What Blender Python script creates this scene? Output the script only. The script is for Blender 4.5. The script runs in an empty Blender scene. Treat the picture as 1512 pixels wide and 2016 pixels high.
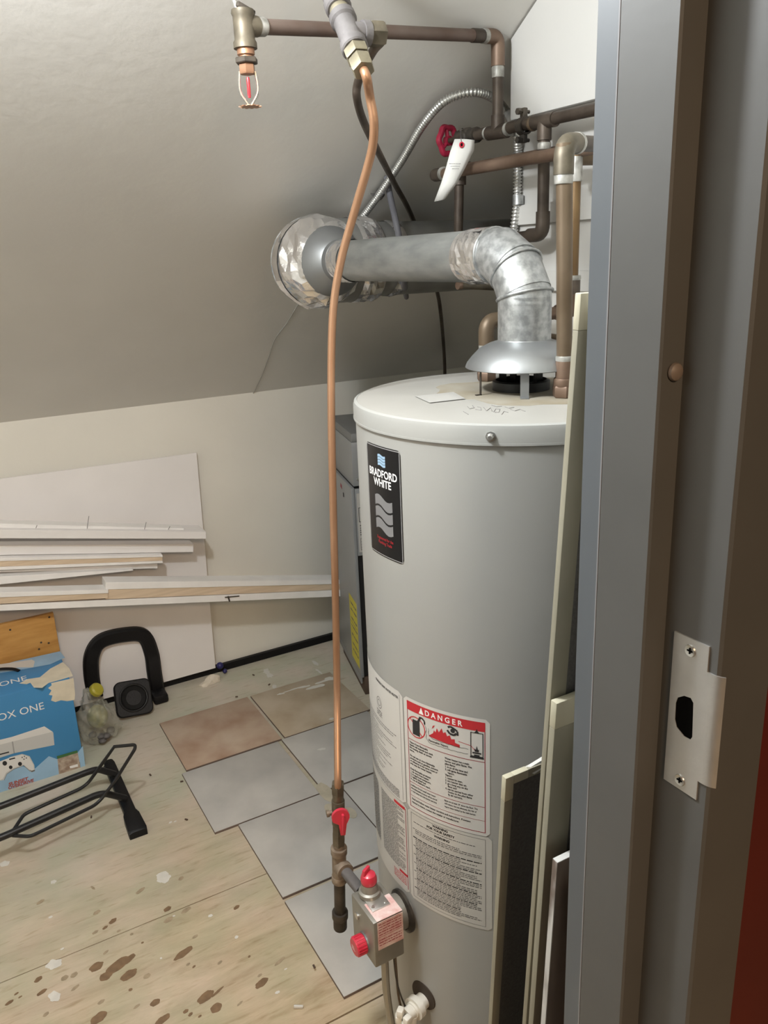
import bpy, bmesh, math, random
from mathutils import Vector, Matrix
random.seed(7)
D = bpy.data
C = bpy.context.scene.collection
PI = math.pi

# ------------------------------------------------------------------ camera
YAW, PITCH, ROLL, FPX, CAMZ = math.radians(28.841), math.radians(17.3734), math.radians(-2.39667), 1606.48, 1.5
_f = Vector((math.sin(YAW)*math.cos(PITCH), math.cos(YAW)*math.cos(PITCH), -math.sin(PITCH)))
_r = Vector((math.cos(YAW), -math.sin(YAW), 0))
_u = _r.cross(_f)
CR = _r*math.cos(ROLL) + _u*math.sin(ROLL)
CU = -_r*math.sin(ROLL) + _u*math.cos(ROLL)
CF = _f
CO = Vector((0, 0, CAMZ))
cam = D.objects.new('camera', D.cameras.new('camera'))
cam.data.sensor_fit = 'VERTICAL'
cam.data.sensor_height = 36
cam.data.sensor_width = 27
cam.data.lens = FPX/2016*36
cam.data.clip_start = 0.02
m = Matrix((CR, CU, -CF)).transposed().to_4x4()
m.translation = CO
cam.matrix_world = m
C.objects.link(cam)
bpy.context.scene.camera = cam

# ------------------------------------------------------------------ light and exposure
vs = bpy.context.scene.view_settings
vs.view_transform = 'Standard'
vs.look = 'None'
vs.gamma = 1
vs.use_curve_mapping = False
vs.exposure = 0.0
W = D.worlds.new('world')
bpy.context.scene.world = W
W.use_nodes = True
W.node_tree.nodes['Background'].inputs[0].default_value = (0.9, 0.8, 0.7, 1)
W.node_tree.nodes['Background'].inputs[1].default_value = 0.02

def lamp(name, kind, loc, energy, color, size=0.1, rot=None, size_y=None):
    l = D.lights.new(name, kind)
    l.energy = energy
    l.color = color
    if kind == 'AREA':
        l.size = size
        if size_y:
            l.shape = 'RECTANGLE'
            l.size_y = size_y
    else:
        l.shadow_soft_size = size
    o = D.objects.new(name, l)
    o.location = loc
    if rot: o.rotation_euler = rot
    C.objects.link(o)
    return o
lamp('closet_bulb', 'POINT', (0.06, 0.92, 2.0), 47, (0.965, 1.0, 1.03), 0.05)
lamp('hall_lamp', 'AREA', (-0.2, -1.4, 2.3), 42, (1.0, 0.68, 0.42), 0.5, (math.radians(20), 0, 0))

# ------------------------------------------------------------------ helpers
SLOPE = math.tan(math.radians(32))
YB, ZK = 2.806, 1.05            # back wall plane and its height
XW, YW = 1.137, 1.444           # right wall plane and its far end
SN = Vector((0, -math.sin(math.radians(32)), -math.cos(math.radians(32))))   # slope normal into the room

def ray(px, py):
    return CR*((px-756)/FPX) - CU*((py-1008)/FPX) + CF
def at(px, py, ax, val):
    d = ray(px, py)
    t = (val - CO[ax])/d[ax]
    return CO + d*t
def atd(px, py, depth):
    return CO + ray(px, py)*depth
def at_slope(px, py, off=0.0):
    p0 = Vector((0, YB, ZK)) + SN*off
    d = ray(px, py)
    return CO + d*((p0-CO).dot(SN)/d.dot(SN))
V = Vector

class MB:
    """collects shapes into one mesh"""
    def __init__(s):
        s.bm = bmesh.new()
    def box(s, c, size, M=None, bev=0.0):
        c = V(c)
        hx, hy, hz = [q/2 for q in size]
        vs_ = []
        tmp = bmesh.new()
        for x in (-hx, hx):
            for y in (-hy, hy):
                for z in (-hz, hz):
                    tmp.verts.new((x, y, z))
        tmp.verts.ensure_lookup_table()
        v = tmp.verts
        for f in ((0,1,3,2), (4,6,7,5), (0,4,5,1), (2,3,7,6), (0,2,6,4), (1,5,7,3)):
            tmp.faces.new([v[i] for i in f])
        if bev > 0:
            bmesh.ops.bevel(tmp, geom=tmp.edges[:], offset=bev, segments=2, affect='EDGES', profile=0.5)
        s.merge(tmp, (Matrix.Translation(c) @ M.to_4x4()) if M is not None else Matrix.Translation(c))
        return s
    def merge(s, tmp, M=None):
        mp = {}
        for v in tmp.verts:
            mp[v] = s.bm.verts.new(M @ v.co if M is not None else v.co)
        for f in tmp.faces:
            nf = s.bm.faces.new([mp[v] for v in f.verts])
            nf.smooth = f.smooth
        tmp.free()
    def hexa(s, p):
        """8 points: bottom loop 4, top loop 4"""
        v = [s.bm.verts.new(q) for q in p]
        for f in ((3,2,1,0), (4,5,6,7), (0,1,5,4), (1,2,6,5), (2,3,7,6), (3,0,4,7)):
            s.bm.faces.new([v[i] for i in f])
        return s
    def prism(s, pts, off):
        """closed outline extruded by vector off"""
        off = V(off)
        a = [s.bm.verts.new(p) for p in pts]
        b = [s.bm.verts.new(V(p)+off) for p in pts]
        n = len(pts)
        s.bm.faces.new(a[::-1]); s.bm.faces.new(b)
        for i in range(n):
            s.bm.faces.new((a[i], a[(i+1) % n], b[(i+1) % n], b[i]))
        return s
    def tube(s, pts, r, seg=14, cap=True, flat=None):
        """tube along points; r is a number or one radius per point"""
        pts = [V(p) for p in pts]
        n = len(pts)
        rr = r if isinstance(r, (list, tuple)) else [r]*n
        tans = []
        for i in range(n):
            if i == 0: t = pts[1]-pts[0]
            elif i == n-1: t = pts[-1]-pts[-2]
            else: t = (pts[i+1]-pts[i]).normalized() + (pts[i]-pts[i-1]).normalized()
            if t.length < 1e-9: t = tans[-1] if tans else V((0,0,1))
            tans.append(t.normalized())
        up = V((0,0,1)) if abs(tans[0].z) < 0.9 else V((0,1,0))
        a = tans[0].cross(up).normalized()
        rings = []
        for i in range(n):
            a = (a - tans[i]*a.dot(tans[i])).normalized()
            b = tans[i].cross(a)
            rings.append([s.bm.verts.new(pts[i] + (a*math.cos(k*2*PI/seg) + b*math.sin(k*2*PI/seg)*(flat or 1))*rr[i]) for k in range(seg)])
        for i in range(n-1):
            for k in range(seg):
                f = s.bm.faces.new((rings[i][k], rings[i][(k+1) % seg], rings[i+1][(k+1) % seg], rings[i+1][k]))
                f.smooth = True
        if cap:
            s.bm.faces.new(rings[0][::-1]); s.bm.faces.new(rings[-1])
        return s
    def closed_tube(s, pts, r, seg=10):
        pts = [V(p) for p in pts]
        n = len(pts)
        a = None
        rings = []
        for i in range(n):
            t = ((pts[(i+1) % n]-pts[i]).normalized() + (pts[i]-pts[i-1]).normalized()).normalized()
            if a is None:
                up = V((0,0,1)) if abs(t.z) < 0.9 else V((0,1,0))
                a = t.cross(up).normalized()
            a = (a - t*a.dot(t)).normalized()
            b = t.cross(a)
            rings.append([s.bm.verts.new(pts[i] + (a*math.cos(k*2*PI/seg) + b*math.sin(k*2*PI/seg))*r) for k in range(seg)])
        for i in range(n):
            j = (i+1) % n
            for k in range(seg):
                f = s.bm.faces.new((rings[i][k], rings[i][(k+1) % seg], rings[j][(k+1) % seg], rings[j][k])); f.smooth = True
        return s
    def lathe(s, prof, c=(0,0,0), axis=(0,0,1), seg=32, smooth=True):
        """prof: (radius, height) pairs revolved about axis through c"""
        c, axis = V(c), V(axis).normalized()
        up = V((0,0,1)) if abs(axis.z) < 0.9 else V((0,1,0))
        a = axis.cross(up).normalized(); b = axis.cross(a)
        rings = []
        for (r, h) in prof:
            if r < 1e-6:
                rings.append([s.bm.verts.new(c+axis*h)])
            else:
                rings.append([s.bm.verts.new(c + axis*h + (a*math.cos(k*2*PI/seg)+b*math.sin(k*2*PI/seg))*r) for k in range(seg)])
        for i in range(len(rings)-1):
            A, B = rings[i], rings[i+1]
            for k in range(seg):
                k2 = (k+1) % seg
                if len(A) == 1 and len(B) == 1: continue
                if len(A) == 1: f = s.bm.faces.new((A[0], B[k2], B[k]))
                elif len(B) == 1: f = s.bm.faces.new((A[k], A[k2], B[0]))
                else: f = s.bm.faces.new((A[k], A[k2], B[k2], B[k]))
                f.smooth = smooth
        return s
    def cyl(s, p0, p1, r, seg=16, r2=None, smooth=True):
        p0, p1 = V(p0), V(p1)
        L = (p1-p0).length
        r2 = r if r2 is None else r2
        return s.lathe([(0,0), (r,0), (r,0), (r2,L), (r2,L), (0,L)], p0, p1-p0, seg, smooth)
    def sphere(s, c, r, sc=(1,1,1), seg=16):
        tmp = bmesh.new()
        bmesh.ops.create_uvsphere(tmp, u_segments=seg, v_segments=max(6, seg//2), radius=r)
        for f in tmp.faces: f.smooth = True
        s.merge(tmp, Matrix.Translation(V(c)) @ Matrix.Diagonal((*sc, 1)))
        return s
    def build(s, name, mat, parent=None, kind=None, bevel=0.0, autosmooth=True):
        me = D.meshes.new(name)
        bmesh.ops.recalc_face_normals(s.bm, faces=s.bm.faces[:])
        s.bm.to_mesh(me); s.bm.free()
        me.materials.append(mat)
        o = D.objects.new(name, me)
        C.objects.link(o)
        if parent is not None:
            o.parent = parent
            pm = parent.matrix_basis.copy() if parent.parent is None else parent.parent.matrix_basis @ parent.matrix_basis
            if pm != Matrix.Identity(4):
                me.transform(pm.inverted())
        if kind: o['kind'] = kind
        if autosmooth:
            try: me.set_sharp_from_angle(angle=math.radians(35))
            except Exception: pass
        if bevel > 0:
            b = o.modifiers.new('bevel', 'BEVEL'); b.width = bevel; b.segments = 2; b.limit_method = 'ANGLE'
        return o

def tag(o, label=None, cat=None, group=None, kind=None):
    if label: o['label'] = label
    if cat: o['category'] = cat
    if group: o['group'] = group
    if kind: o['kind'] = kind
    return o
def empty(name, loc, label=None, cat=None, group=None, kind=None):
    o = D.objects.new(name, None)
    o.empty_display_size = 0.05
    o.location = loc
    o.matrix_basis = Matrix.Translation(V(loc))
    C.objects.link(o)
    return tag(o, label, cat, group, kind)

def fillet(pts, rad, n=6):
    """polyline with rounded corners"""
    pts = [V(p) for p in pts]
    out = [pts[0]]
    for i in range(1, len(pts)-1):
        p, a, b = pts[i], pts[i-1], pts[i+1]
        da, db = (a-p), (b-p)
        r = min(rad, da.length*0.49, db.length*0.49)
        s, e = p+da.normalized()*r, p+db.normalized()*r
        for k in range(n+1):
            t = k/n
            out.append(s*(1-t)**2 + p*2*t*(1-t) + e*t*t)
    out.append(pts[-1])
    return out
def smooth_path(pts, n=8):
    """Catmull-Rom through points"""
    pts = [V(p) for p in pts]
    q = [pts[0]*2-pts[1]] + pts + [pts[-1]*2-pts[-2]]
    out = []
    for i in range(1, len(q)-2):
        for k in range(n):
            t = k/n
            a, b, c, d = q[i-1], q[i], q[i+1], q[i+2]
            out.append(0.5*((2*b) + (c-a)*t + (2*a-5*b+4*c-d)*t*t + (3*b-a-3*c+d)*t**3))
    out.append(pts[-1])
    return out

# ------------------------------------------------------------------ materials
MATS = {}
def mat(name, col, rough=0.5, metal=0.0, var=0.0, scale=8.0, col2=None, bump=0.0, bscale=60.0, stretch=None, coat=0.0, spec=0.5, detail=4.0, trans=0.0, alpha=1.0, ramp=(0.35, 0.65), voronoi=False, rvar=0.0):
    m = D.materials.new(name); m.use_nodes = True
    nt = m.node_tree; b = nt.nodes['Principled BSDF']
    N, L = nt.nodes.new, nt.links.new
    b.inputs['Base Color'].default_value = (*col, 1)
    b.inputs['Roughness'].default_value = rough
    b.inputs['Metallic'].default_value = metal
    b.inputs['Specular IOR Level'].default_value = spec
    b.inputs['Coat Weight'].default_value = coat
    b.inputs['Transmission Weight'].default_value = trans
    b.inputs['Alpha'].default_value = alpha
    tc = N('ShaderNodeTexCoord')
    mp = N('ShaderNodeMapping')
    L(tc.outputs['Object'], mp.inputs['Vector'])
    if stretch: mp.inputs['Scale'].default_value = stretch
    if col2 is not None or var > 0:
        if voronoi:
            n = N('ShaderNodeTexVoronoi'); n.inputs['Scale'].default_value = scale
            fac = n.outputs['Color']
            sep = N('ShaderNodeSeparateColor'); L(fac, sep.inputs[0]); fac = sep.outputs[0]
        else:
            n = N('ShaderNodeTexNoise'); n.inputs['Scale'].default_value = scale; n.inputs['Detail'].default_value = detail
            fac = n.outputs['Fac']
        L(mp.outputs[0], n.inputs['Vector'])
        cr = N('ShaderNodeValToRGB')
        cr.color_ramp.elements[0].position, cr.color_ramp.elements[1].position = ramp
        c2 = col2 if col2 is not None else tuple(min(1, c*(1+var)) for c in col)
        c1 = col if col2 is not None else tuple(c*(1-var) for c in col)
        cr.color_ramp.elements[0].color = (*c1, 1); cr.color_ramp.elements[1].color = (*c2, 1)
        L(fac, cr.inputs[0]); L(cr.outputs[0], b.inputs['Base Color'])
        if rvar > 0:
            mr = N('ShaderNodeMapRange'); mr.inputs[3].default_value = rough-rvar; mr.inputs[4].default_value = rough+rvar
            L(fac, mr.inputs[0]); L(mr.outputs[0], b.inputs['Roughness'])
    if bump > 0:
        n2 = N('ShaderNodeTexNoise'); n2.inputs['Scale'].default_value = bscale; n2.inputs['Detail'].default_value = 6
        L(mp.outputs[0], n2.inputs['Vector'])
        bp = N('ShaderNodeBump'); bp.inputs['Strength'].default_value = bump; bp.inputs['Distance'].default_value = 0.01
        L(n2.outputs['Fac'], bp.inputs['Height']); L(bp.outputs[0], b.inputs['Normal'])
    MATS[name] = m
    return m

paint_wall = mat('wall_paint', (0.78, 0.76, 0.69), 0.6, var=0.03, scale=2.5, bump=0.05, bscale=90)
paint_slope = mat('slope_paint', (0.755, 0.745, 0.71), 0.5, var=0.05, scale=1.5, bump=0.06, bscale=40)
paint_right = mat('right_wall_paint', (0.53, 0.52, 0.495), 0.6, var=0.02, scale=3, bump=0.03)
white_board = mat('white_laminate', (0.85, 0.83, 0.82), 0.45, var=0.03, scale=4)
board_white2 = mat('painted_trim_white', (0.88, 0.865, 0.845), 0.4, var=0.04, scale=12)
raw_wood = mat('raw_pine', (0.60, 0.47, 0.33), 0.7, col2=(0.72, 0.58, 0.43), scale=14, stretch=(0.2, 6, 6))
ply = None
frame_gray = mat('door_frame_gray', (0.084, 0.085, 0.083), 0.5, var=0.07, scale=7, bump=0.03, bscale=30, spec=0.4)
frame_blue_lit = mat('slate_blue_lit', (0.10, 0.11, 0.12), 0.42, var=0.05, scale=7)
edge_highlight = mat('painted_highlight', (0.20, 0.20, 0.21), 0.35)
red_wall = mat('red_wall_paint', (0.085, 0.006, 0.003), 0.6, var=0.08, scale=10)
steel_plate = mat('brushed_steel', (0.50, 0.50, 0.495), 0.38, 0.75, var=0.05, scale=40, bump=0.04, bscale=150)
chrome = mat('screw_steel', (0.6, 0.6, 0.58), 0.3, 0.9)
black_hole = mat('dark_void', (0.004, 0.004, 0.004), 1.0, spec=0.0)
heater_gray = mat('heater_jacket', (0.34, 0.342, 0.326), 0.33, var=0.02, scale=5, bump=0.02, bscale=200, spec=0.55)
heater_top = mat('heater_lid', (0.31, 0.30, 0.275), 0.5, col2=(0.365, 0.355, 0.33), scale=5)
rust_dirt = mat('rusty_dust', (0.25, 0.215, 0.155), 0.8, col2=(0.31, 0.285, 0.235), scale=16)
galv = mat('galvanised_steel', (0.30, 0.31, 0.31), 0.42, 0.75, col2=(0.50, 0.51, 0.51), scale=75, detail=9, ramp=(0.38, 0.62), bump=0.04, bscale=90, rvar=0.07)
galv_pipe = mat('dusty_galvanised_steel', (0.27, 0.285, 0.28), 0.42, 0.75, col2=(0.42, 0.43, 0.42), scale=14, stretch=(3, 1, 3), ramp=(0.3, 0.7), bump=0.04, bscale=120)
galv_dark = mat('old_galvanised_duct', (0.25, 0.25, 0.235), 0.5, 0.7, col2=(0.40, 0.40, 0.38), scale=9, ramp=(0.3, 0.7))
zinc = mat('spun_aluminium', (0.29, 0.30, 0.305), 0.42, 0.75, var=0.05, scale=12)
foil = mat('foil_tape', (0.72, 0.70, 0.69), 0.15, 0.9, col2=(0.88, 0.87, 0.87), scale=14, bump=0.25, bscale=45)
copper_tube = mat('bright_copper', (0.33, 0.175, 0.095), 0.36, 0.6, col2=(0.46, 0.275, 0.17), scale=7, ramp=(0.3, 0.7))
copper_old = mat('aged_copper', (0.13, 0.082, 0.055), 0.5, 0.45, col2=(0.22, 0.15, 0.108), scale=13, ramp=(0.3, 0.7), bump=0.05)
copper_dark = mat('dark_copper', (0.05, 0.037, 0.028), 0.5, 0.45, col2=(0.115, 0.09, 0.07), scale=18, ramp=(0.35, 0.7), bump=0.05)  # darker brown copper shared by several pipes and fittings
copper_brown = mat('brown_copper_pipe', (0.112, 0.078, 0.047), 0.48, 0.4, col2=(0.17, 0.125, 0.082), scale=10)
copper_dusty = mat('dusty_copper_pipe', (0.105, 0.066, 0.050), 0.55, 0.3, col2=(0.165, 0.125, 0.105), scale=9)
brass = mat('dull_brass', (0.15, 0.132, 0.088), 0.45, 0.45, col2=(0.26, 0.232, 0.165), scale=25)
brass_dark = mat('tarnished_brass', (0.085, 0.073, 0.052), 0.5, 0.5, col2=(0.17, 0.145, 0.105), scale=30)
solder = mat('solder_flux', (0.22, 0.215, 0.19), 0.45, 0.35, col2=(0.46, 0.45, 0.42), scale=60)
iron_gray = mat('gray_iron_fitting', (0.085, 0.079, 0.078), 0.6, 0.2, col2=(0.14, 0.13, 0.128), scale=25, bump=0.1, bscale=120)
iron_black = mat('black_iron', (0.03, 0.026, 0.022), 0.5, 0.4, col2=(0.085, 0.07, 0.055), scale=25, bump=0.1, bscale=120)
iron_rusty = mat('rusty_iron', (0.16, 0.12, 0.085), 0.6, 0.35, col2=(0.33, 0.27, 0.21), scale=40, bump=0.15, bscale=120)
red_plastic = mat('red_plastic', (0.55, 0.03, 0.06), 0.35, coat=0.2)
red_handle = mat('red_enamel', (0.42, 0.02, 0.06), 0.45, var=0.2, scale=60)
black_metal = mat('black_powder_coat', (0.012, 0.012, 0.013), 0.4)
black_plastic = mat('black_plastic', (0.006, 0.006, 0.007), 0.5, spec=0.3, bump=0.1, bscale=200)
rubber = mat('black_rubber', (0.009, 0.009, 0.009), 0.75, spec=0.25)
white_plastic = mat('white_plastic', (0.75, 0.74, 0.68), 0.4)
tile_gray = mat('gray_stone_tile', (0.41, 0.40, 0.38), 0.5, col2=(0.52, 0.505, 0.475), scale=7, detail=8, bump=0.03, bscale=40)
tile_brown = mat('brown_stone_tile', (0.36, 0.235, 0.165), 0.55, col2=(0.52, 0.415, 0.32), scale=7, detail=8, bump=0.05, bscale=40)
tile_tan = mat('tan_stone_tile', (0.37, 0.295, 0.205), 0.55, col2=(0.50, 0.43, 0.335), scale=7, detail=8, bump=0.05, bscale=40)
tile_edge = mat('tile_edge', (0.16, 0.12, 0.10), 0.8)
screen_tan = mat('tan_aluminium', (0.27, 0.25, 0.19), 0.45, 0.1, var=0.06, scale=9)
screen_cap = mat('beige_plastic_corner', (0.47, 0.44, 0.33), 0.5)
mesh_dark = mat('insect_mesh', (0.10, 0.095, 0.09), 0.8, var=0.15, scale=300)
boiler_gray = mat('boiler_jacket', (0.30, 0.31, 0.315), 0.42, 0.2, var=0.04, scale=4)
black_paint = mat('black_enamel', (0.008, 0.008, 0.009), 0.45)
yellow_paper = mat('yellow_label', (0.62, 0.55, 0.06), 0.6)
ink = mat('black_ink', (0.02, 0.02, 0.022), 0.7)
ink_gray = mat('gray_ink', (0.16, 0.155, 0.15), 0.7)
ink_red = mat('red_ink', (0.50, 0.02, 0.03), 0.6)
ink_darkred = mat('dark_red_ink', (0.30, 0.03, 0.05), 0.6)
ink_white = mat('white_ink', (0.85, 0.85, 0.85), 0.5)
ink_blue = mat('pale_blue_ink', (0.30, 0.45, 0.60), 0.5)
ink_silver = mat('silver_ink', (0.20, 0.20, 0.205), 0.4)
paper = mat('label_paper', (0.60, 0.59, 0.565), 0.5)
paper_old = mat('label_paper_aged', (0.53, 0.515, 0.48), 0.5)
label_black = mat('black_gloss_label', (0.008, 0.008, 0.009), 0.3, spec=0.3)
label_pink = mat('pink_label', (0.62, 0.36, 0.34), 0.5, col2=(0.75, 0.62, 0.60), scale=60)
label_edge = mat('silver_label_border', (0.32, 0.32, 0.32), 0.4)
tag_paper = mat('white_tag_card', (0.62, 0.61, 0.58), 0.6)
valve_gray = mat('cast_gray_valve', (0.27, 0.26, 0.23), 0.45, 0.5, var=0.1, scale=20)
box_blue = mat('printed_blue_carton', (0.055, 0.245, 0.50), 0.45, var=0.06, scale=4)
box_pale = mat('printed_pale_sky', (0.30, 0.48, 0.66), 0.5, var=0.1, scale=9)
torn = mat('torn_carton', (0.68, 0.62, 0.49), 0.85, var=0.06, scale=30)
crate_wood = mat('orange_varnished_wood', (0.42, 0.20, 0.045), 0.5, col2=(0.55, 0.29, 0.08), scale=9, stretch=(1, 1, 5))
crate_dark = mat('dark_crate_inside', (0.05, 0.035, 0.025), 0.7)
plastic_bag = mat('clear_plastic_bag', (0.50, 0.50, 0.42), 0.15, var=0.2, scale=30, alpha=0.33, bump=0.4, bscale=30, spec=0.8)
lime = mat('yellow_green_plastic', (0.42, 0.37, 0.04), 0.4)
blue_cap = mat('dark_blue_plastic', (0.02, 0.02, 0.12), 0.4)
cable_gray = mat('gray_cable_jacket', (0.16, 0.16, 0.18), 0.5)
bx_steel = mat('armoured_cable_steel', (0.62, 0.62, 0.60), 0.35, 0.85, var=0.1, scale=40)
glass_red = mat('red_bulb_liquid', (0.55, 0.03, 0.04), 0.15)
glassy = mat('sprinkler_frame_chrome', (0.36, 0.35, 0.33), 0.25, 0.8)
copper_head = mat('orange_copper_fitting', (0.40, 0.22, 0.135), 0.4, 0.7)
dust_white = mat('plaster_dust', (0.62, 0.61, 0.57), 0.9)
stain_m = mat('water_stain', (0.20, 0.125, 0.068), 0.6, var=0.15, scale=60)
stain_l = mat('dry_stain', (0.34, 0.27, 0.18), 0.7, var=0.15, scale=60)
paintspot = mat('white_paint_spot', (0.66, 0.64, 0.59), 0.7, var=0.05, scale=40)
grime = mat('gray_grime', (0.22, 0.20, 0.16), 0.8)
marble_paint = mat('chipped_white_paint', (0.16, 0.12, 0.10), 0.6, col2=(0.62, 0.60, 0.57), scale=28, ramp=(0.38, 0.56), stretch=(1, 1, 0.35))
dark_wood = mat('dark_brown_wood', (0.10, 0.065, 0.045), 0.6, var=0.2, scale=12)

def plywood_material():
    m = D.materials.new('worn_plywood'); m.use_nodes = True
    nt = m.node_tree; b = nt.nodes['Principled BSDF']; N, L = nt.nodes.new, nt.links.new
    tc = N('ShaderNodeTexCoord')
    mp = N('ShaderNodeMapping'); mp.inputs['Scale'].default_value = (1.0, 5.0, 1.0); L(tc.outputs['Object'], mp.inputs[0])
    n1 = N('ShaderNodeTexNoise'); n1.inputs['Scale'].default_value = 3.5; n1.inputs['Detail'].default_value = 9; n1.inputs['Roughness'].default_value = 0.62; n1.inputs['Distortion'].default_value = 0.6
    L(mp.outputs[0], n1.inputs[0])
    r1 = N('ShaderNodeValToRGB')
    e = r1.color_ramp.elements
    e[0].position = 0.30; e[0].color = (0.37, 0.285, 0.18, 1)
    e[1].position = 0.70; e[1].color = (0.62, 0.515, 0.385, 1)
    k = r1.color_ramp.elements.new(0.5); k.color = (0.50, 0.415, 0.295, 1)
    L(n1.outputs['Fac'], r1.inputs[0])
    # worn grey-white film towards the back wall
    sx = N('ShaderNodeSeparateXYZ'); L(tc.outputs['Object'], sx.inputs[0])
    mr = N('ShaderNodeMapRange'); mr.inputs[1].default_value = 1.25; mr.inputs[2].default_value = 2.45; L(sx.outputs['Y'], mr.inputs[0])
    n2 = N('ShaderNodeTexNoise'); n2.inputs['Scale'].default_value = 4; n2.inputs['Detail'].default_value = 8; L(tc.outputs['Object'], n2.inputs[0])
    ad = N('ShaderNodeMath'); ad.operation = 'MULTIPLY_ADD'; ad.inputs[1].default_value = 1.0; L(mr.outputs[0], ad.inputs[0])
    sb = N('ShaderNodeMath'); sb.operation = 'SUBTRACT'; sb.inputs[1].default_value = 0.5; L(n2.outputs['Fac'], sb.inputs[0])
    ml = N('ShaderNodeMath'); ml.operation = 'MULTIPLY'; ml.inputs[1].default_value = 1.1; L(sb.outputs[0], ml.inputs[0])
    L(ml.outputs[0], ad.inputs[2])
    n1.inputs['Roughness'].default_value = 0.70
    cl = N('ShaderNodeMath'); cl.operation = 'MULTIPLY'; cl.use_clamp = True; cl.inputs[1].default_value = 0.85; L(ad.outputs[0], cl.inputs[0])
    mx = N('ShaderNodeMix'); mx.data_type = 'RGBA'; L(cl.outputs[0], mx.inputs[0]); L(r1.outputs[0], mx.inputs[6])
    mx.inputs[7].default_value = (0.56, 0.545, 0.49, 1)
    # dark specks
    n3 = N('ShaderNodeTexNoise'); n3.inputs['Scale'].default_value = 17; n3.inputs['Detail'].default_value = 6; L(mp.outputs[0], n3.inputs[0])
    r3 = N('ShaderNodeValToRGB'); r3.color_ramp.elements[0].position = 0.56; r3.color_ramp.elements[1].position = 0.76
    r3.color_ramp.elements[0].color = (1, 1, 1, 1); r3.color_ramp.elements[1].color = (0.76, 0.71, 0.63, 1)
    L(n3.outputs['Fac'], r3.inputs[0])
    n4 = N('ShaderNodeTexNoise'); n4.inputs['Scale'].default_value = 6; n4.inputs['Detail'].default_value = 5; L(tc.outputs['Object'], n4.inputs[0])
    r4 = N('ShaderNodeValToRGB'); r4.color_ramp.elements[0].position = 0.36; r4.color_ramp.elements[1].position = 0.64
    r4.color_ramp.elements[0].color = (0.86, 0.90, 0.80, 1); r4.color_ramp.elements[1].color = (1.06, 0.99, 0.96, 1)
    L(n4.outputs['Fac'], r4.inputs[0])
    m4 = N('ShaderNodeMix'); m4.data_type = 'RGBA'; m4.blend_type = 'MULTIPLY'; m4.inputs[0].default_value = 1
    L(mx.outputs[2], m4.inputs[6]); L(r4.outputs[0], m4.inputs[7]); mx = m4
    m2 = N('ShaderNodeMix'); m2.data_type = 'RGBA'; m2.blend_type = 'MULTIPLY'; m2.inputs[0].default_value = 1
    L(mx.outputs[2], m2.inputs[6]); L(r3.outputs[0], m2.inputs[7])
    L(m2.outputs[2], b.inputs['Base Color'])
    b.inputs['Roughness'].default_value = 0.62
    bp = N('ShaderNodeBump'); bp.inputs['Strength'].default_value = 0.12; bp.inputs['Distance'].default_value = 0.01
    L(n1.outputs['Fac'], bp.inputs['Height']); L(bp.outputs[0], b.inputs['Normal'])
    return m
ply = plywood_material()

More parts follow.
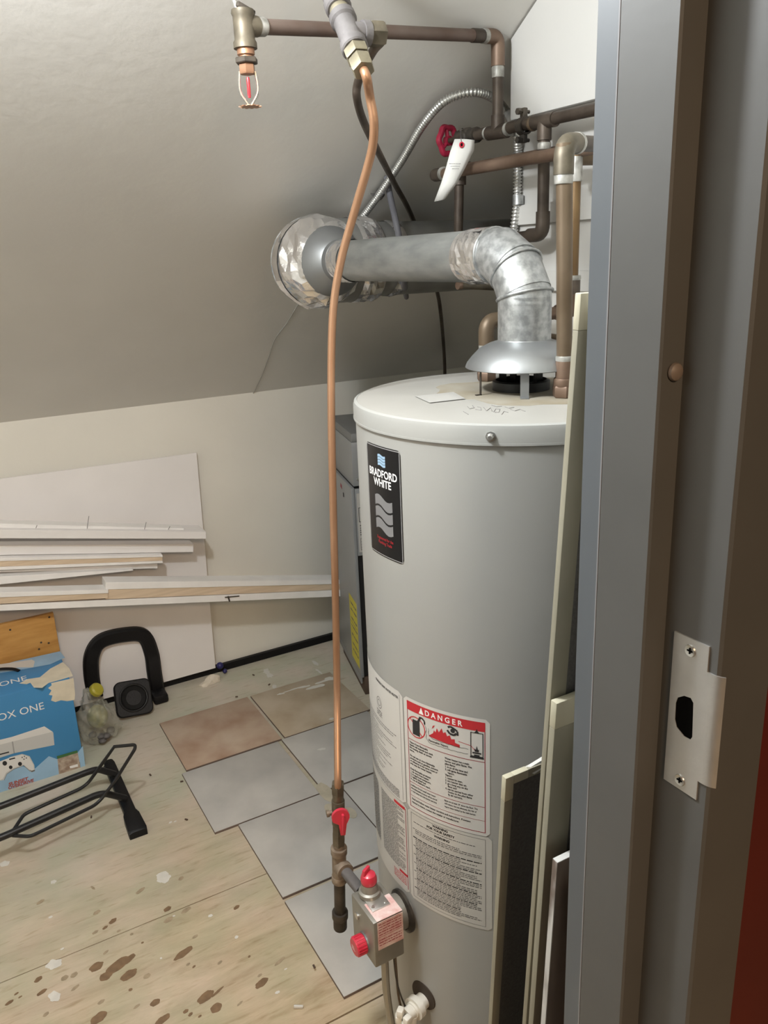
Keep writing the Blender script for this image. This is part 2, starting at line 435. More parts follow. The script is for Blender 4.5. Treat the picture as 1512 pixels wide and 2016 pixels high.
# ------------------------------------------------------------------ printing helpers (flat print lying on a surface)
_fc = {}
def glyphs(s, size, sx=1.0, bold=0.0, shear=0.0, align='LEFT', spacing=1.0):
    """outline lettering as 2D verts and faces"""
    cu = D.curves.new('lettering', 'FONT')
    cu.body = s; cu.size = size; cu.offset = bold; cu.shear = shear; cu.align_x = align; cu.space_character = spacing
    cu.resolution_u = 3
    o = D.objects.new('lettering', cu); C.objects.link(o)
    dg = bpy.context.evaluated_depsgraph_get()
    me = D.meshes.new_from_object(o.evaluated_get(dg))
    vv = [(v.co.x*sx, v.co.y) for v in me.vertices]
    ff = [tuple(p.vertices) for p in me.polygons]
    D.objects.remove(o); D.curves.remove(cu); D.meshes.remove(me)
    return vv, ff
class Print:
    """collects flat ink by colour, then maps it onto a surface"""
    def __init__(s, fn): s.fn = fn; s.d = {}
    def _b(s, m): return s.d.setdefault(m.name, [[], []])
    def add(s, m, vv, ff):
        V_, F_ = s._b(m); n = len(V_)
        V_.extend(vv); F_.extend([tuple(i+n for i in f) for f in ff]); return s
    def poly(s, m, pts): return s.add(m, list(pts), [tuple(range(len(pts)))])
    def rect(s, m, u0, v0, u1, v1, n=1):
        vv = []; ff = []
        for i in range(n+1):
            u = u0+(u1-u0)*i/n; vv += [(u, v0), (u, v1)]
        for i in range(n): ff.append((2*i, 2*i+2, 2*i+3, 2*i+1))
        return s.add(m, vv, ff)
    def frame(s, m, u0, v0, u1, v1, t, n=12):
        s.rect(m, u0, v0, u1, v0+t, n); s.rect(m, u0, v1-t, u1, v1, n)
        s.rect(m, u0, v0, u0+t, v1); s.rect(m, u1-t, v0, u1, v1); return s
    def ring(s, m, cu, cv, r, t, n=24):
        vv = []; ff = []
        for k in range(n):
            a = 2*PI*k/n
            vv += [(cu+r*math.cos(a), cv+r*math.sin(a)), (cu+(r-t)*math.cos(a), cv+(r-t)*math.sin(a))]
        for k in range(n):
            j = (k+1) % n; ff.append((2*k, 2*j, 2*j+1, 2*k+1))
        return s.add(m, vv, ff)
    def disc(s, m, cu, cv, r, n=16, ry=None):
        return s.poly(m, [(cu+r*math.cos(2*PI*k/n), cv+(ry or r)*math.sin(2*PI*k/n)) for k in range(n)])
    def line(s, m, pts, t):
        for (a, b) in zip(pts[:-1], pts[1:]):
            d = V((b[0]-a[0], b[1]-a[1], 0)); 
            if d.length < 1e-9: continue
            n = V((-d.y, d.x, 0)).normalized()*t/2
            s.poly(m, [(a[0]-n.x, a[1]-n.y), (b[0]-n.x, b[1]-n.y), (b[0]+n.x, b[1]+n.y), (a[0]+n.x, a[1]+n.y)])
        return s
    def text(s, m, t, u, v, size, **k):
        vv, ff = glyphs(t, size, **k)
        return s.add(m, [(x+u, y+v) for x, y in vv], ff)
    def words(s, m, u0, v, u1, h, rng, fill=0.95):
        """one line of print too small to read: word-long dashes"""
        u = u0; end = u0+(u1-u0)*fill
        while u < end:
            w = rng.uniform(1.2, 5.0)*h
            s.rect(m, u, v, min(u+w, end), v+h*rng.uniform(0.75, 1.0)); u += w+h*0.6
        return s
    def build(s, parent, lift=0.0):
        for i, (mn, (vv, ff)) in enumerate(s.d.items()):
            me = D.meshes.new('print')
            me.from_pydata([s.fn(u, v, lift+0.00006*i) for u, v in vv], [], ff)
            me.materials.append(MATS[mn])
            o = D.objects.new('print', me); C.objects.link(o); o.parent = parent; o['kind'] = 'stuff'
            pm = parent.matrix_basis.copy() if parent.parent is None else parent.parent.matrix_basis @ parent.matrix_basis
            me.transform(pm.inverted())

# ------------------------------------------------------------------ the room
bm = MB(); bm.box((0.4, 0.9, -0.06), (3.8, 4.4, 0.06))
floor = bm.build('floor', dark_wood, kind='structure')
YS = [(-1.2, 0.5), (0.502, 1.205), (1.209, 1.676), (1.679, 2.86)]
for i, (a, b) in enumerate(YS):
    bm = MB()
    bm.box((0.4, (a+b)/2, -0.015), (3.7, b-a, 0.03))
    bm.build('plywood_sheet', ply, floor)

def slab(name, pts, off, m, parent=None, kind='structure'):
    return MB().prism([V(p) for p in pts], off).build(name, m, parent, kind if parent is None else None)
ZT = 2.45
yt = YB-(ZT-ZK)/SLOPE
ceil = slab('ceiling', [(-1.35, YB+0.1, ZK-0.1*SLOPE), (-1.35, yt, ZT), (-1.35, 0.3, ZT), (-1.35, 0.3, ZT+0.05), (-1.35, yt-0.02, ZT+0.05), (-1.35, YB+0.1, ZK-0.1*SLOPE+0.06)], (3.7, 0, 0), paint_slope)
slab('wall_back', [(-1.35, YB, 0), (2.35, YB, 0), (2.35, YB, ZK+0.02), (-1.35, YB, ZK+0.02)], (0, 0.06, 0), paint_wall)
slab('wall_left', [(-0.80, 0.455, 0), (-0.80, YB, 0), (-0.80, YB, ZK), (-0.80, yt, ZT), (-0.80, 0.455, ZT)], (-0.05, 0, 0), paint_wall)
slab('wall_recess', [(2.3, 0.455, 0), (2.3, YB, 0), (2.3, YB, ZK), (2.3, yt, ZT), (2.3, 0.455, ZT)], (0.05, 0, 0), paint_wall)
zc = ZK+(YB-YW)*SLOPE
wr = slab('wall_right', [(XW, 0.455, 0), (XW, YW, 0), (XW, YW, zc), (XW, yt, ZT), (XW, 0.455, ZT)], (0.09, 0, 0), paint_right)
# upper white panel standing proud of the wall, and the ledge strips that carry the pipes
PX = XW-0.013
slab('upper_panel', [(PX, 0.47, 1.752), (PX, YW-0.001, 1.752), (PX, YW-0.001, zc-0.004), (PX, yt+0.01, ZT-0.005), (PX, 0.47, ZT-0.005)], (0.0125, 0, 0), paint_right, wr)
for z in (1.57, 1.44):
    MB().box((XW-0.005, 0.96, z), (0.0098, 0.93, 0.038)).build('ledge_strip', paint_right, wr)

wf = MB()
wf.box((1.412, 0.4235, ZT/2), (1.856, 0.177, ZT))
wf.box((-0.94, 0.395, ZT/2), (0.72, 0.12, ZT))
wf.box((-0.05, 0.395, 2.32), (1.06, 0.12, 0.26))
wf.build('wall_front', paint_wall, kind='structure')
MB().box((1.46, 0.33, ZT/2), (1.95, 0.0098, ZT)).build('wall_hall', red_wall, kind='structure')

# baseboard: dark strip along the foot of the back wall
MB().box((0.52, YB-0.009, 0.014), (3.5, 0.017, 0.028)).build('baseboard_back', black_plastic, kind='structure', bevel=0.002)

# ------------------------------------------------------------------ door frame (double rebate steel frame)
door = empty('door_1', (0.45, 0.39, 0), kind='structure')
def jamb_profile(x0, sgn):
    P = [(0.054, 0.322), (0.002, 0.322), (0, 0.324), (0, 0.37), (-0.0195, 0.37), (-0.021, 0.3715), (-0.021, 0.4175), (-0.0185, 0.42), (0, 0.42), (0, 0.459), (0.0015, 0.4605), (0.052, 0.4605), (0.054, 0.459)]
    return [V((x0+sgn*a, b, 0)) for a, b in P]
MB().prism(jamb_profile(0.43, 1), (0, 0, 2.14)).build('jamb', frame_gray, door)
MB().box((0.4296, 0.4398, 1.07), (0.0006, 0.0388, 2.13)).build('inner_rebate', frame_blue_lit, door)  # bluish gray, lightened to paint in the stronger closet light on this strip
MB().box((0.4094, 0.4186, 1.06), (0.0011, 0.0012, 2.11)).build('highlight_strip', edge_highlight, door)  # thin lighter strip: the highlight on the stop's corner, painted in
MB().prism(jamb_profile(-0.53, -1), (0, 0, 2.14)).build('jamb', frame_gray, door)
hp = [(0.322, 2.14), (0.322, 2.19), (0.4605, 2.19), (0.4605, 2.14), (0.42, 2.14), (0.42, 2.119), (0.37, 2.119), (0.37, 2.14)]
MB().prism([V((-0.584, y, z)) for y, z in hp], (1.068, 0, 0)).build('head', frame_gray, door)
# strike plate with its lip curling round the frame corner
def c4(x, y): return (1100+x/2.328, 1150+y/2.328)
XS = 0.4288
def sp(x, y):
    p = at(*c4(x, y), 0, XS); return (p.y, p.z)
outer = [sp(*q) for q in ((530, 215), (683, 287), (692, 300), (684, 402))]
oy0 = outer[0][0]
zt, zb = outer[0][1], sp(485, 895)[1]
y_in = outer[0][0]; y_n = (sp(690, 290)[0]+sp(628, 1000)[0])/2
z_lt, z_lb = sp(690, 408)[1], sp(640, 905)[1]
hole = [sp(*q) for q in ((545, 520), (575, 512), (605, 522), (617, 545), (612, 700), (603, 713), (575, 698), (540, 655), (532, 620), (536, 545))]
bmx = MB()
def plate_loop(x):
    return [V((x, y, z)) for y, z in [(y_in, zb), (y_in, zt), (y_n, zt), (y_n, z_lt), (0.3275, z_lt), (0.3275, z_lb), (y_n, z_lb), (y_n, zb)]]
ring_o = plate_loop(XS); ring_h = [V((XS, y, z)) for y, z in hole]
b_ = bmx.bm
eo = []
for loop in (ring_o, ring_h):
    vv = [b_.verts.new(p) for p in loop]
    for i in range(len(vv)): eo.append(b_.edges.new((vv[i], vv[(i+1) % len(vv)])))
bmesh.ops.triangle_fill(b_, use_beauty=True, edges=eo)
ex = bmesh.ops.extrude_face_region(b_, geom=b_.faces[:])
for e_ in ex['geom']:
    if isinstance(e_, bmesh.types.BMVert): e_.co.x += 0.0012
sp_o = bmx.build('strike_plate', steel_plate, door)
lip = MB()
lp = []
for k in range(7):
    a = k/6*math.radians(62)
    lp.append((XS+0.007*(1-math.cos(a)), 0.3275-0.0105*math.sin(a)))
n0 = []
for k, (x, y) in enumerate(lp):
    a = k/6*math.radians(62)
    n0.append((x+0.0012*math.cos(a), y+0.0012*math.sin(a)))
lip.prism([V((x, y, z_lb)) for x, y in lp + n0[::-1]], (0, 0, z_lt-z_lb))
lip.build('lip', steel_plate, sp_o)
bh = MB()
bh.prism([V((0.4299, y, z)) for y, z in [(q[0]+(0.0008 if q[0] > 0.345 else -0.0008), q[1]) for q in hole]], (-0.0006, 0, 0))
bh.build('latch_hole', black_hole, sp_o)
for q in ((604, 305), (556, 897)):
    y, z = sp(*q)
    sc = MB().lathe([(0, 0.0004), (0.0012, 0.0004), (0.0042, 0.0010), (0.0046, 0.0002), (0.0046, -0.0004)], (XS, y, z), (-1, 0, 0), 18).build('screw', chrome, sp_o)
    x_ = MB(); x_.box((XS-0.0009, y, z), (0.0006, 0.0045, 0.0009)); x_.box((XS-0.0009, y, z), (0.0006, 0.0009, 0.0045))
    x_.build('screw_slot', black_hole, sp_o)
# rubber silencer on the stop face
p = at(1328, 732, 1, 0.3692)
MB().lathe([(0, 0.004), (0.0035, 0.0037), (0.0055, 0.0022), (0.006, 0.0004), (0.006, 0)], p, (0, -1, 0), 18).build('silencer', mat('gray_rubber', (0.16, 0.13, 0.11), 0.5), door)

# ------------------------------------------------------------------ water heater
HX, HY, HR, HZ = 0.808, 1.021, 0.254, 1.287
heater = empty('water_heater', (HX, HY, 0), 'tall gray cylindrical gas water heater with warning labels standing beside the door frame', 'water heater')
HC = V((HX, HY, 0))
def cyl_map(r):
    def f(u, v, lift=0.0):
        a = u/HR
        return V((HX+(r+lift)*math.sin(a), HY-(r+lift)*math.cos(a), v))
    return f
def deg(t): return math.radians(t)*HR
# jacket with a real round opening for the drain valve is left as a recessed dark disc part
MB().lathe([(0, 0.03), (HR-0.004, 0.03), (HR, 0.035), (HR, 1.262), (HR-0.006, 1.262), (0, 1.262)], HC, seg=96).build('jacket', heater_gray, heater)
MB().lathe([(HR-0.02, 0.0005), (HR-0.008, 0.0005), (HR-0.008, 0.032), (HR-0.02, 0.032)], HC, seg=64).build('base_ring', iron_black, heater)
MB().lathe([(HR-0.003, HZ-0.002), (HR-0.0035, HZ), (0.03, HZ), (0, HZ)], HC, seg=96).build('lid', heater_top, heater)
MB().lathe([(HR+0.0012, 1.2605), (HR+0.003, 1.262), (HR+0.003, 1.280), (HR+0.0015, 1.2855), (HR-0.003, HZ+0.0004), (HR-0.0035, HZ-0.001)], HC, seg=96).build('lid_skirt', heater_gray, heater)
MB().lathe([(HR+0.0012, 1.2585), (HR+0.0034, 1.2592), (HR+0.0034, 1.2622), (HR+0.0012, 1.2626)], HC, seg=96).build('lid_rim', heater_gray, heater)
# dusty rust patch round the flue outlet on the lid
VX, VY = 0.832, 1.030
random.seed(3)
pts = []
for k in range(40):
    a = 2*PI*k/40; rr = 0.135+0.012*math.sin(3*a+1)+0.01*math.sin(7*a)+random.uniform(-0.004, 0.004)
    x, y = VX+rr*math.cos(a), VY+rr*math.sin(a)
    d = math.hypot(x-HX, y-HY)
    if d > 0.22: x, y = HX+(x-HX)*0.22/d, HY+(y-HY)*0.22/d
    pts.append((x, y))
MB().prism([V((x, y, HZ-0.0006)) for x, y in pts], (0, 0, 0.0009)).build('rust_patch', rust_dirt, heater)
# screw on the lid skirt
sd = V((math.sin(math.radians(-45.3)), -math.cos(math.radians(-45.3)), 0))
sc = MB().lathe([(0, 0.008), (0.0025, 0.008), (0.0042, 0.006), (0.0045, 0.002), (0.0068, 0.0018), (0.0068, 0)], HC+V((0, 0, 1.272))+sd*(HR+0.003), sd, 8, smooth=False).build('lid_screw', chrome, heater)
# labels
def patch(name, th0, th1, z0, z1, m, r=HR+0.0005, rad=0.006):
    """a label wrapped on the jacket, corners rounded"""
    f = cyl_map(r); n = 24; mb = MB(); cols = []
    u0, u1 = deg(th0), deg(th1)
    for i in range(n+1):
        t = i/n
        u = u0+(u1-u0)*t
        e = min(u-u0, u1-u)
        dz = rad-math.sqrt(max(0, rad*rad-(rad-e)**2)) if e < rad else 0
        cols.append((mb.bm.verts.new(f(u, z0+dz)), mb.bm.verts.new(f(u, z1-dz))))
    for i in range(n):
        fc = mb.bm.faces.new((cols[i][0], cols[i+1][0], cols[i+1][1], cols[i][1])); fc.smooth = True
    return mb.build(name, m, heater)
rng = random.Random(5)
# black brand label
bl = patch('brand_label', -97.4, -76.9, 1.069, 1.2395, label_black)
pr = Print(cyl_map(HR+0.0005))
u0, u1 = deg(-97.4), deg(-76.9); uc = (u0+u1)/2
pr.frame(label_edge, u0+0.0015, 1.0705, u1-0.0015, 1.238, 0.0012)
def flag(m, uc, vt, w, h, bands, gap, slope=0.12):
    """a waving flag cut in bands"""
    bh = (h-gap*(bands-1))/bands
    for k in range(bands):
        v1 = vt-k*(bh+gap); v0 = v1-bh; n = 8
        vv = []; ff = []
        for i in range(n+1):
            t = i/n; wv = 0.07*h*math.sin(t*2*PI)-slope*h*t
            vv += [(uc-w/2+w*t, v0+wv), (uc-w/2+w*t, v1+wv)]
        for i in range(n): ff.append((2*i, 2*i+2, 2*i+3, 2*i+1))
        pr.add(m, vv, ff)
flag(ink_blue, uc+0.001, 1.2265, 0.020, 0.0165, 4, 0.0007, 0.02)
pr.text(ink_white, 'BRADFORD', uc, 1.1925, 0.0163, sx=0.88, bold=0.0004, align='CENTER')
pr.text(ink_white, 'WHITE', uc, 1.1785, 0.0163, sx=0.92, bold=0.0004, align='CENTER')
flag(ink_silver, uc+0.0015, 1.163, 0.046, 0.052, 3, 0.003, 0.06)
pr.text(ink_red, 'Engineered for the', uc+0.002, 1.0955, 0.0068, align='CENTER', sx=0.85)
pr.text(ink_red, 'Plumbing Trade', uc+0.002, 1.0885, 0.0068, align='CENTER', sx=0.85)
pr.build(bl, 0.0002)

# danger label, upper right
ua, ub = deg(-79.6), deg(-45.7)
dl = patch('danger_label', -79.6, -45.7, 0.6465, 0.8505, paper)
pr = Print(cyl_map(HR+0.0005))
A, B = ua+0.0075, ub-0.007      # frame
zt_, zb_ = 0.845, 0.6525
pr.frame(ink_darkred, A, zb_, B, zt_, 0.0012)
pr.rect(ink_red, A, zt_-0.0155, B, zt_, 24)
Wd = B-A
pr.text(ink_white, 'D A N G E R', A+Wd*0.27, zt_-0.0125, 0.0128, bold=0.0003, sx=0.92)
pr.poly(ink_white, [(A+Wd*0.185, zt_-0.0137), (A+Wd*0.255, zt_-0.0137), (A+Wd*0.22, zt_-0.002)])
pr.poly(ink_red, [(A+Wd*0.215, zt_-0.0095), (A+Wd*0.225, zt_-0.0095), (A+Wd*0.2225, zt_-0.0045), (A+Wd*0.2175, zt_-0.0045)])
pr.rect(ink_red, A+Wd*0.2165, zt_-0.0125, A+Wd*0.2235, zt_-0.0108)
zp = 0.7775                      # foot of the picture row
pr.rect(ink_darkred, A, zp, B, zp+0.001, 24)
# crossed-out fuel can
cx, cy = A+0.0195, zp+0.0265
pr.poly(ink, [(cx-0.008, cy-0.014), (cx+0.0065, cy-0.014), (cx+0.0065, cy+0.0125), (cx-0.008, cy+0.0125)])
pr.poly(ink, [(cx+0.002, cy+0.0125), (cx+0.0065, cy+0.0125), (cx+0.010, cy+0.021), (cx+0.006, cy+0.0205)])
pr.line(ink, [(cx+0.006, cy+0.0205), (cx+0.012, cy+0.021), (cx+0.0165, cy+0.017), (cx+0.0165, cy+0.012)], 0.0028)
pr.ring(ink_red, cx-0.001, cy, 0.0185, 0.0018)
pr.line(ink_red, [(cx-0.0135, cy+0.0125), (cx+0.0115, cy-0.0125)], 0.0018)
# vapour trail
wv = [(cx+0.0165, cy+0.012)] + [(cx+0.0185+0.0012*(k % 2), cy+0.008-k*0.0045) for k in range(5)] + [(cx+0.024+0.0055*k, cy-0.0165-0.0007*(k % 2)) for k in range(13)]
pr.line(ink, wv, 0.0006)
wv = [(cx+0.023+0.0012*(k % 2), cy+0.008-k*0.0036) for k in range(4)] + [(cx+0.03+0.0055*k, cy-0.0075-0.0009*(k % 2)) for k in range(12)]
pr.line(ink, wv, 0.0006)
pr.text(ink, 'Flammable Vapors', A+Wd*0.315, zp+0.0125, 0.0052, sx=0.9, bold=0.0001)
# flames
fx, fy = A+Wd*0.32, zp+0.021
F = [(0, 0.001), (0.008, 0.008), (0.010, 0.014), (0.0125, 0.011), (0.015, 0.019), (0.0185, 0.013), (0.0235, 0.0215), (0.026, 0.014), (0.030, 0.017), (0.0325, 0.0105), (0.037, 0.0135), (0.0395, 0.0075), (0.045, 0.009), (0.0455, 0.003), (0.053, 0.0015)]
for (a0, b0), (a1, b1) in zip(F[:-1], F[1:]):
    pr.poly(ink_red, [(fx+a0, fy-0.0035*a0/0.05), (fx+a1, fy-0.0035*a1/0.05), (fx+a1, fy+b1), (fx+a0, fy+b0)])
pr.poly(ink_red, [(fx+0.006, fy+0.015), (fx+0.008, fy+0.021), (fx+0.012, fy+0.0225), (fx+0.009, fy+0.018)])
# a figure thrown back by the flames
gx, gy = fx+0.041, fy+0.0205
pr.disc(ink, gx+0.001, gy+0.002, 0.0038)
pr.disc(ink_white, gx+0.0005, gy+0.0025, 0.0016)
pr.line(ink, [(gx-0.007, gy+0.006), (gx-0.003, gy+0.0085), (gx+0.004, gy+0.006), (gx+0.0085, gy+0.003), (gx+0.009, gy-0.004)], 0.0032)
pr.line(ink, [(gx-0.008, gy+0.001), (gx-0.004, gy-0.004), (gx+0.003, gy-0.005), (gx+0.007, gy-0.001)], 0.0034)
# small heater with burner
hx = B-0.0225
pr.frame(ink, hx, zp+0.008, hx+0.0195, zp+0.049, 0.0012, 2)
pr.rect(ink, hx-0.0008, zp+0.005, hx+0.0203, zp+0.008)
pr.poly(ink, [(hx+0.006, zp+0.049), (hx+0.0135, zp+0.049), (hx+0.011, zp+0.052), (hx+0.0085, zp+0.052)])
pr.rect(ink, hx+0.0088, zp+0.052, hx+0.0108, zp+0.0545)
pr.rect(ink, hx+0.003, zp+0.013, hx+0.0165, zp+0.0155); pr.rect(ink, hx+0.0055, zp+0.009, hx+0.014, zp+0.0115)
pr.poly(ink, [(hx+0.0065, zp+0.0165), (hx+0.006, zp+0.022), (hx+0.0085, zp+0.020), (hx+0.0095, zp+0.027), (hx+0.0115, zp+0.020), (hx+0.013, zp+0.021), (hx+0.0125, zp+0.0165)])
pr.line(ink_red, [(fx+0.051, fy+0.007), (hx+0.001, fy+0.004), (hx+0.008, zp+0.017)], 0.0009)
# text columns
L1 = ['Vapors from flammable', 'liquids will explode and catch', 'fire causing death or severe', 'burns.', '', 'Do not use or store flammable', 'products such as gasoline, solvents', 'or adhesives in the same room or', 'area near the water heater.', '', 'Keep flammable products:', '1. far away from heater,', '2. in approved containers,', '3. tightly closed and', "4. out of children's reach."]
L2 = ['Water heater has a main', 'burner and pilot flame. The', 'pilot flame:', '1. is on all the time and', '2. will ignite flammable', '    vapors.', 'Vapors:', '1. cannot be seen,', '2. are heavier than air,', '3. go a long way on the', '    floor and', '4. can be carried from other', '    rooms to the pilot flame', '    by air currents.']
for k, t in enumerate(L1):
    if t: pr.text(ink, t, A+0.0035, zp-0.0062-k*0.00485, 0.0047, sx=0.84, bold=0.00012)
for k, t in enumerate(L2):
    pr.text(ink, t, A+Wd*0.525, zp-0.0088-k*0.0049, 0.0047, sx=0.84, bold=0.00012)
zi = 0.6985
pr.rect(ink_darkred, A, zi, B, zi+0.0008, 24)
for k, t in enumerate(['Installation: Do not install water heater', 'where flammable products will be stored', 'or used unless the main burner and pilot']):
    pr.text(ink, t, A+0.003, zi-0.0062-k*0.0055, 0.0044, sx=0.72, bold=0.00008)
for k, t in enumerate(['flame are at least 18" above the floor. This', 'will reduce, but not eliminate, the risk of', 'vapors being ignited by the main burner.']):
    pr.text(ink, t, A+Wd*0.51, zi-0.0062-k*0.0055, 0.0044, sx=0.72, bold=0.00008)
pr.rect(ink_darkred, A, zi-0.0245, B, zi-0.0239, 24)
for k, t in enumerate(['Read and follow water heater warnings and instructions. If owners', 'manual is missing, contact the retailer or manufacturer.']):
    pr.text(ink, t, A+0.0045, zi-0.0315-k*0.0062, 0.0050, sx=0.80, bold=0.0001)
pr.build(dl, 0.0002)

# instruction label, lower right
il = patch('instruction_label', -79.6, -45.0, 0.4675, 0.6455, paper_old)
pr = Print(cyl_map(HR+0.0005))
pr.frame(ink_gray, A+0.0005, 0.4735, B, 0.6405, 0.0007)
pr.words(ink_gray, A+0.006, 0.6235, B-0.012, 0.0016, rng, 0.97)
pr.text(ink, 'WARNING', A+Wd*0.44, 0.6345, 0.0058, bold=0.00025, align='CENTER')
pr.text(ink, 'FOR YOUR SAFETY', A+Wd*0.44, 0.6280, 0.0060, bold=0.00025, align='CENTER')
pr.text(ink, 'WARNING', A+Wd*0.46, 0.6165, 0.0058, bold=0.00025, align='CENTER')
v = 0.6105
for k in range(60):
    if v < 0.478: break
    if k in (3, 4):
        pr.rect(ink_gray, A+0.004, v+0.001, B-0.006, v+0.0013, 12)
    else:
        pr.words(ink if k % 6 == 5 else ink_gray, A+0.004+(0.005 if k % 5 else 0), v, B-0.004, 0.0019 if k % 6 != 5 else 0.0023, rng, rng.choice((0.98, 0.98, 0.92, 0.7)))
    v -= 0.00335
pr.build(il, 0.0002)

# rating label, upper left, and lighting label, lower left
rl = patch('rating_label', -131, -80.2, 0.6465, 0.8515, paper)
pr = Print(cyl_map(HR+0.0005))
a, b = deg(-128), deg(-82.2)
pr.rect(ink_gray, b+0.001, 0.652, b+0.0016, 0.846)
pr.text(ink, 'STORAGE TANK WATER HEATER', b-0.002, 0.8375, 0.0062, align='RIGHT', bold=0.00015, sx=0.8)
pr.ring(ink_gray, deg(-97), 0.800, 0.0105, 0.0012); pr.ring(ink_gray, deg(-97), 0.800, 0.006, 0.0012)
for k in range(3): pr.words(ink_gray, deg(-99.5), 0.783-k*0.004, deg(-94.5), 0.0026, rng, 0.95)
v = 0.765
for k in range(22):
    pr.words(ink_gray, a, v, b-0.004, 0.0016, rng, rng.uniform(0.45, 0.99)); v -= 0.0046
v = 0.664
for k in range(6):
    pr.words(ink_gray, a, v, b-0.004, 0.0017, rng, 0.98); v -= 0.0028
pr.build(rl, 0.0002)
ll = patch('lighting_label', -131, -80.0, 0.4675, 0.6455, paper_old)
pr = Print(cyl_map(HR+0.0005))
pr.rect(ink_red, deg(-88), 0.634, deg(-81.2), 0.6395, 4); pr.rect(ink_red, deg(-86), 0.500, deg(-81), 0.505, 4)
pr.rect(ink_darkred, deg(-81), 0.476, deg(-80.7), 0.638)
v = 0.630
for k in range(38):
    pr.words(ink_gray, deg(-99), v, deg(-81.6), 0.0019, rng, rng.choice((0.99, 0.95, 0.75))); 
    pr.words(ink, deg(-116), v, deg(-101), 0.0017, rng, 0.9)
    v -= 0.0033
for k in range(5): pr.words(ink_red, deg(-90), 0.496-k*0.0036, deg(-81.2), 0.0017, rng, 0.95)
pr.build(ll, 0.0002)
# clear sticker and marker scribble on the lid
q = [at(x, y, 2, HZ+0.0012) for x, y in ((817, 780), (893, 772), (916, 785), (846, 793))]
cs = MB().prism(q, (0, 0, 0.0003)).build('lid_sticker', mat('clear_sticker', (0.45, 0.44, 0.415), 0.3), heater)
q2 = [at(x, y, 2, HZ+0.0016) for x, y in ((830, 780), (891, 775), (907, 785), (850, 790))]
pr = Print(lambda u, v, l=0: q2[0].lerp(q2[1], u).lerp(q2[3].lerp(q2[2], u), v)+V((0, 0, l)))
for k in range(5): pr.words(paper_old, 0.03, 0.08+0.18*k, 0.97, 0.09, rng, 0.97)
pr.build(cs, 0.0)
pen = MB()
def scrib(px):
    pen.tube([at(x, y, 2, HZ+0.0003) for x, y in px], 0.0006, 5)
scrib([(920, 800), (925, 805), (934, 803), (930, 798)]); scrib([(936, 806), (948, 808), (946, 802), (940, 801)])
scrib([(952, 802), (958, 809), (966, 803), (969, 810)]); scrib([(972, 811), (976, 805), (984, 806), (982, 812), (974, 812)])
scrib([(988, 816), (992, 810), (1000, 812)]); scrib([(968, 798), (978, 801), (988, 800)]); scrib([(994, 801), (1002, 804), (1012, 802)])
scrib([(1005, 806), (1014, 809), (1024, 806), (1034, 810)]); scrib([(912, 810), (922, 816)])
pen.build('marker_writing', mat('faded_marker', (0.22, 0.21, 0.20), 0.7), heater)

# flue outlet in the lid and the flared draft hood over it
MB().lathe([(0.046, HZ), (0.046, HZ+0.014), (0.041, HZ+0.016), (0.039, HZ+0.002), (0, HZ+0.002)], (VX+0.004, VY+0.012, 0), seg=32).build('flue_collar', black_paint, heater)
bf = MB()
for k in range(5):
    a = math.radians(-35+k*35); bf.box((VX+0.035*math.cos(a), VY+0.014+0.03*math.sin(a), HZ+0.020), (0.012, 0.003, 0.022), Matrix.Rotation(a+0.6, 3, 'Z'))
bf.build('flue_baffle', black_paint, heater)
hood = MB().lathe([(0.0395, 1.392), (0.0395, 1.372), (0.042, 1.3665), (0.057, 1.361), (0.070, 1.352), (0.081, 1.341), (0.0885, 1.331), (0.0915, 1.3255), (0.093, 1.3265), (0.0905, 1.333), (0.082, 1.3435), (0.071, 1.3545), (0.055, 1.3625), (0.040, 1.367), (0.0385, 1.392)], (VX, VY, 0), seg=64).build('draft_hood', zinc, heater)
for ang in (176, 232, 316, 80):
    a = math.radians(ang); d = V((math.cos(a), math.sin(a), 0))
    R_ = Matrix.Rotation(a, 3, 'Z')
    c = V((VX, VY, 0))+d*0.081
    lg = MB(); w = 0.013 if ang == 232 else 0.004
    lg.box(c+V((0, 0, 1.3105)), (0.0014, w, 0.048), R_)
    lg.box(c+d*0.004+V((0, 0, HZ+0.0012)), (0.010, w, 0.0014), R_)
    lg.build('leg', zinc if ang == 232 else iron_black, hood)

# gas control valve on the jacket (left as seen), a part with its own knobs and labels
gx0, gx1, gy0, gy1, gz0, gz1 = 0.473, 0.529, 0.953, 1.032, 0.377, 0.469
gv = MB().box(((gx0+gx1)/2, (gy0+gy1)/2, (gz0+gz1)/2), (gx1-gx0, gy1-gy0, gz1-gz0), bev=0.003)
gv.cyl((gx1-0.002, 0.995, 0.425), (HX-HR+0.004, 0.995, 0.425), 0.030, 24)
gv = gv.build('gas_valve', valve_gray, heater)
MB().lathe([(0.037, 0), (0.037, 0.005), (0.030, 0.009), (0.030, 0)], (HX-HR+0.001, 0.995, 0.423), (-1, 0, 0), 28).build('valve_flange', iron_black, gv)
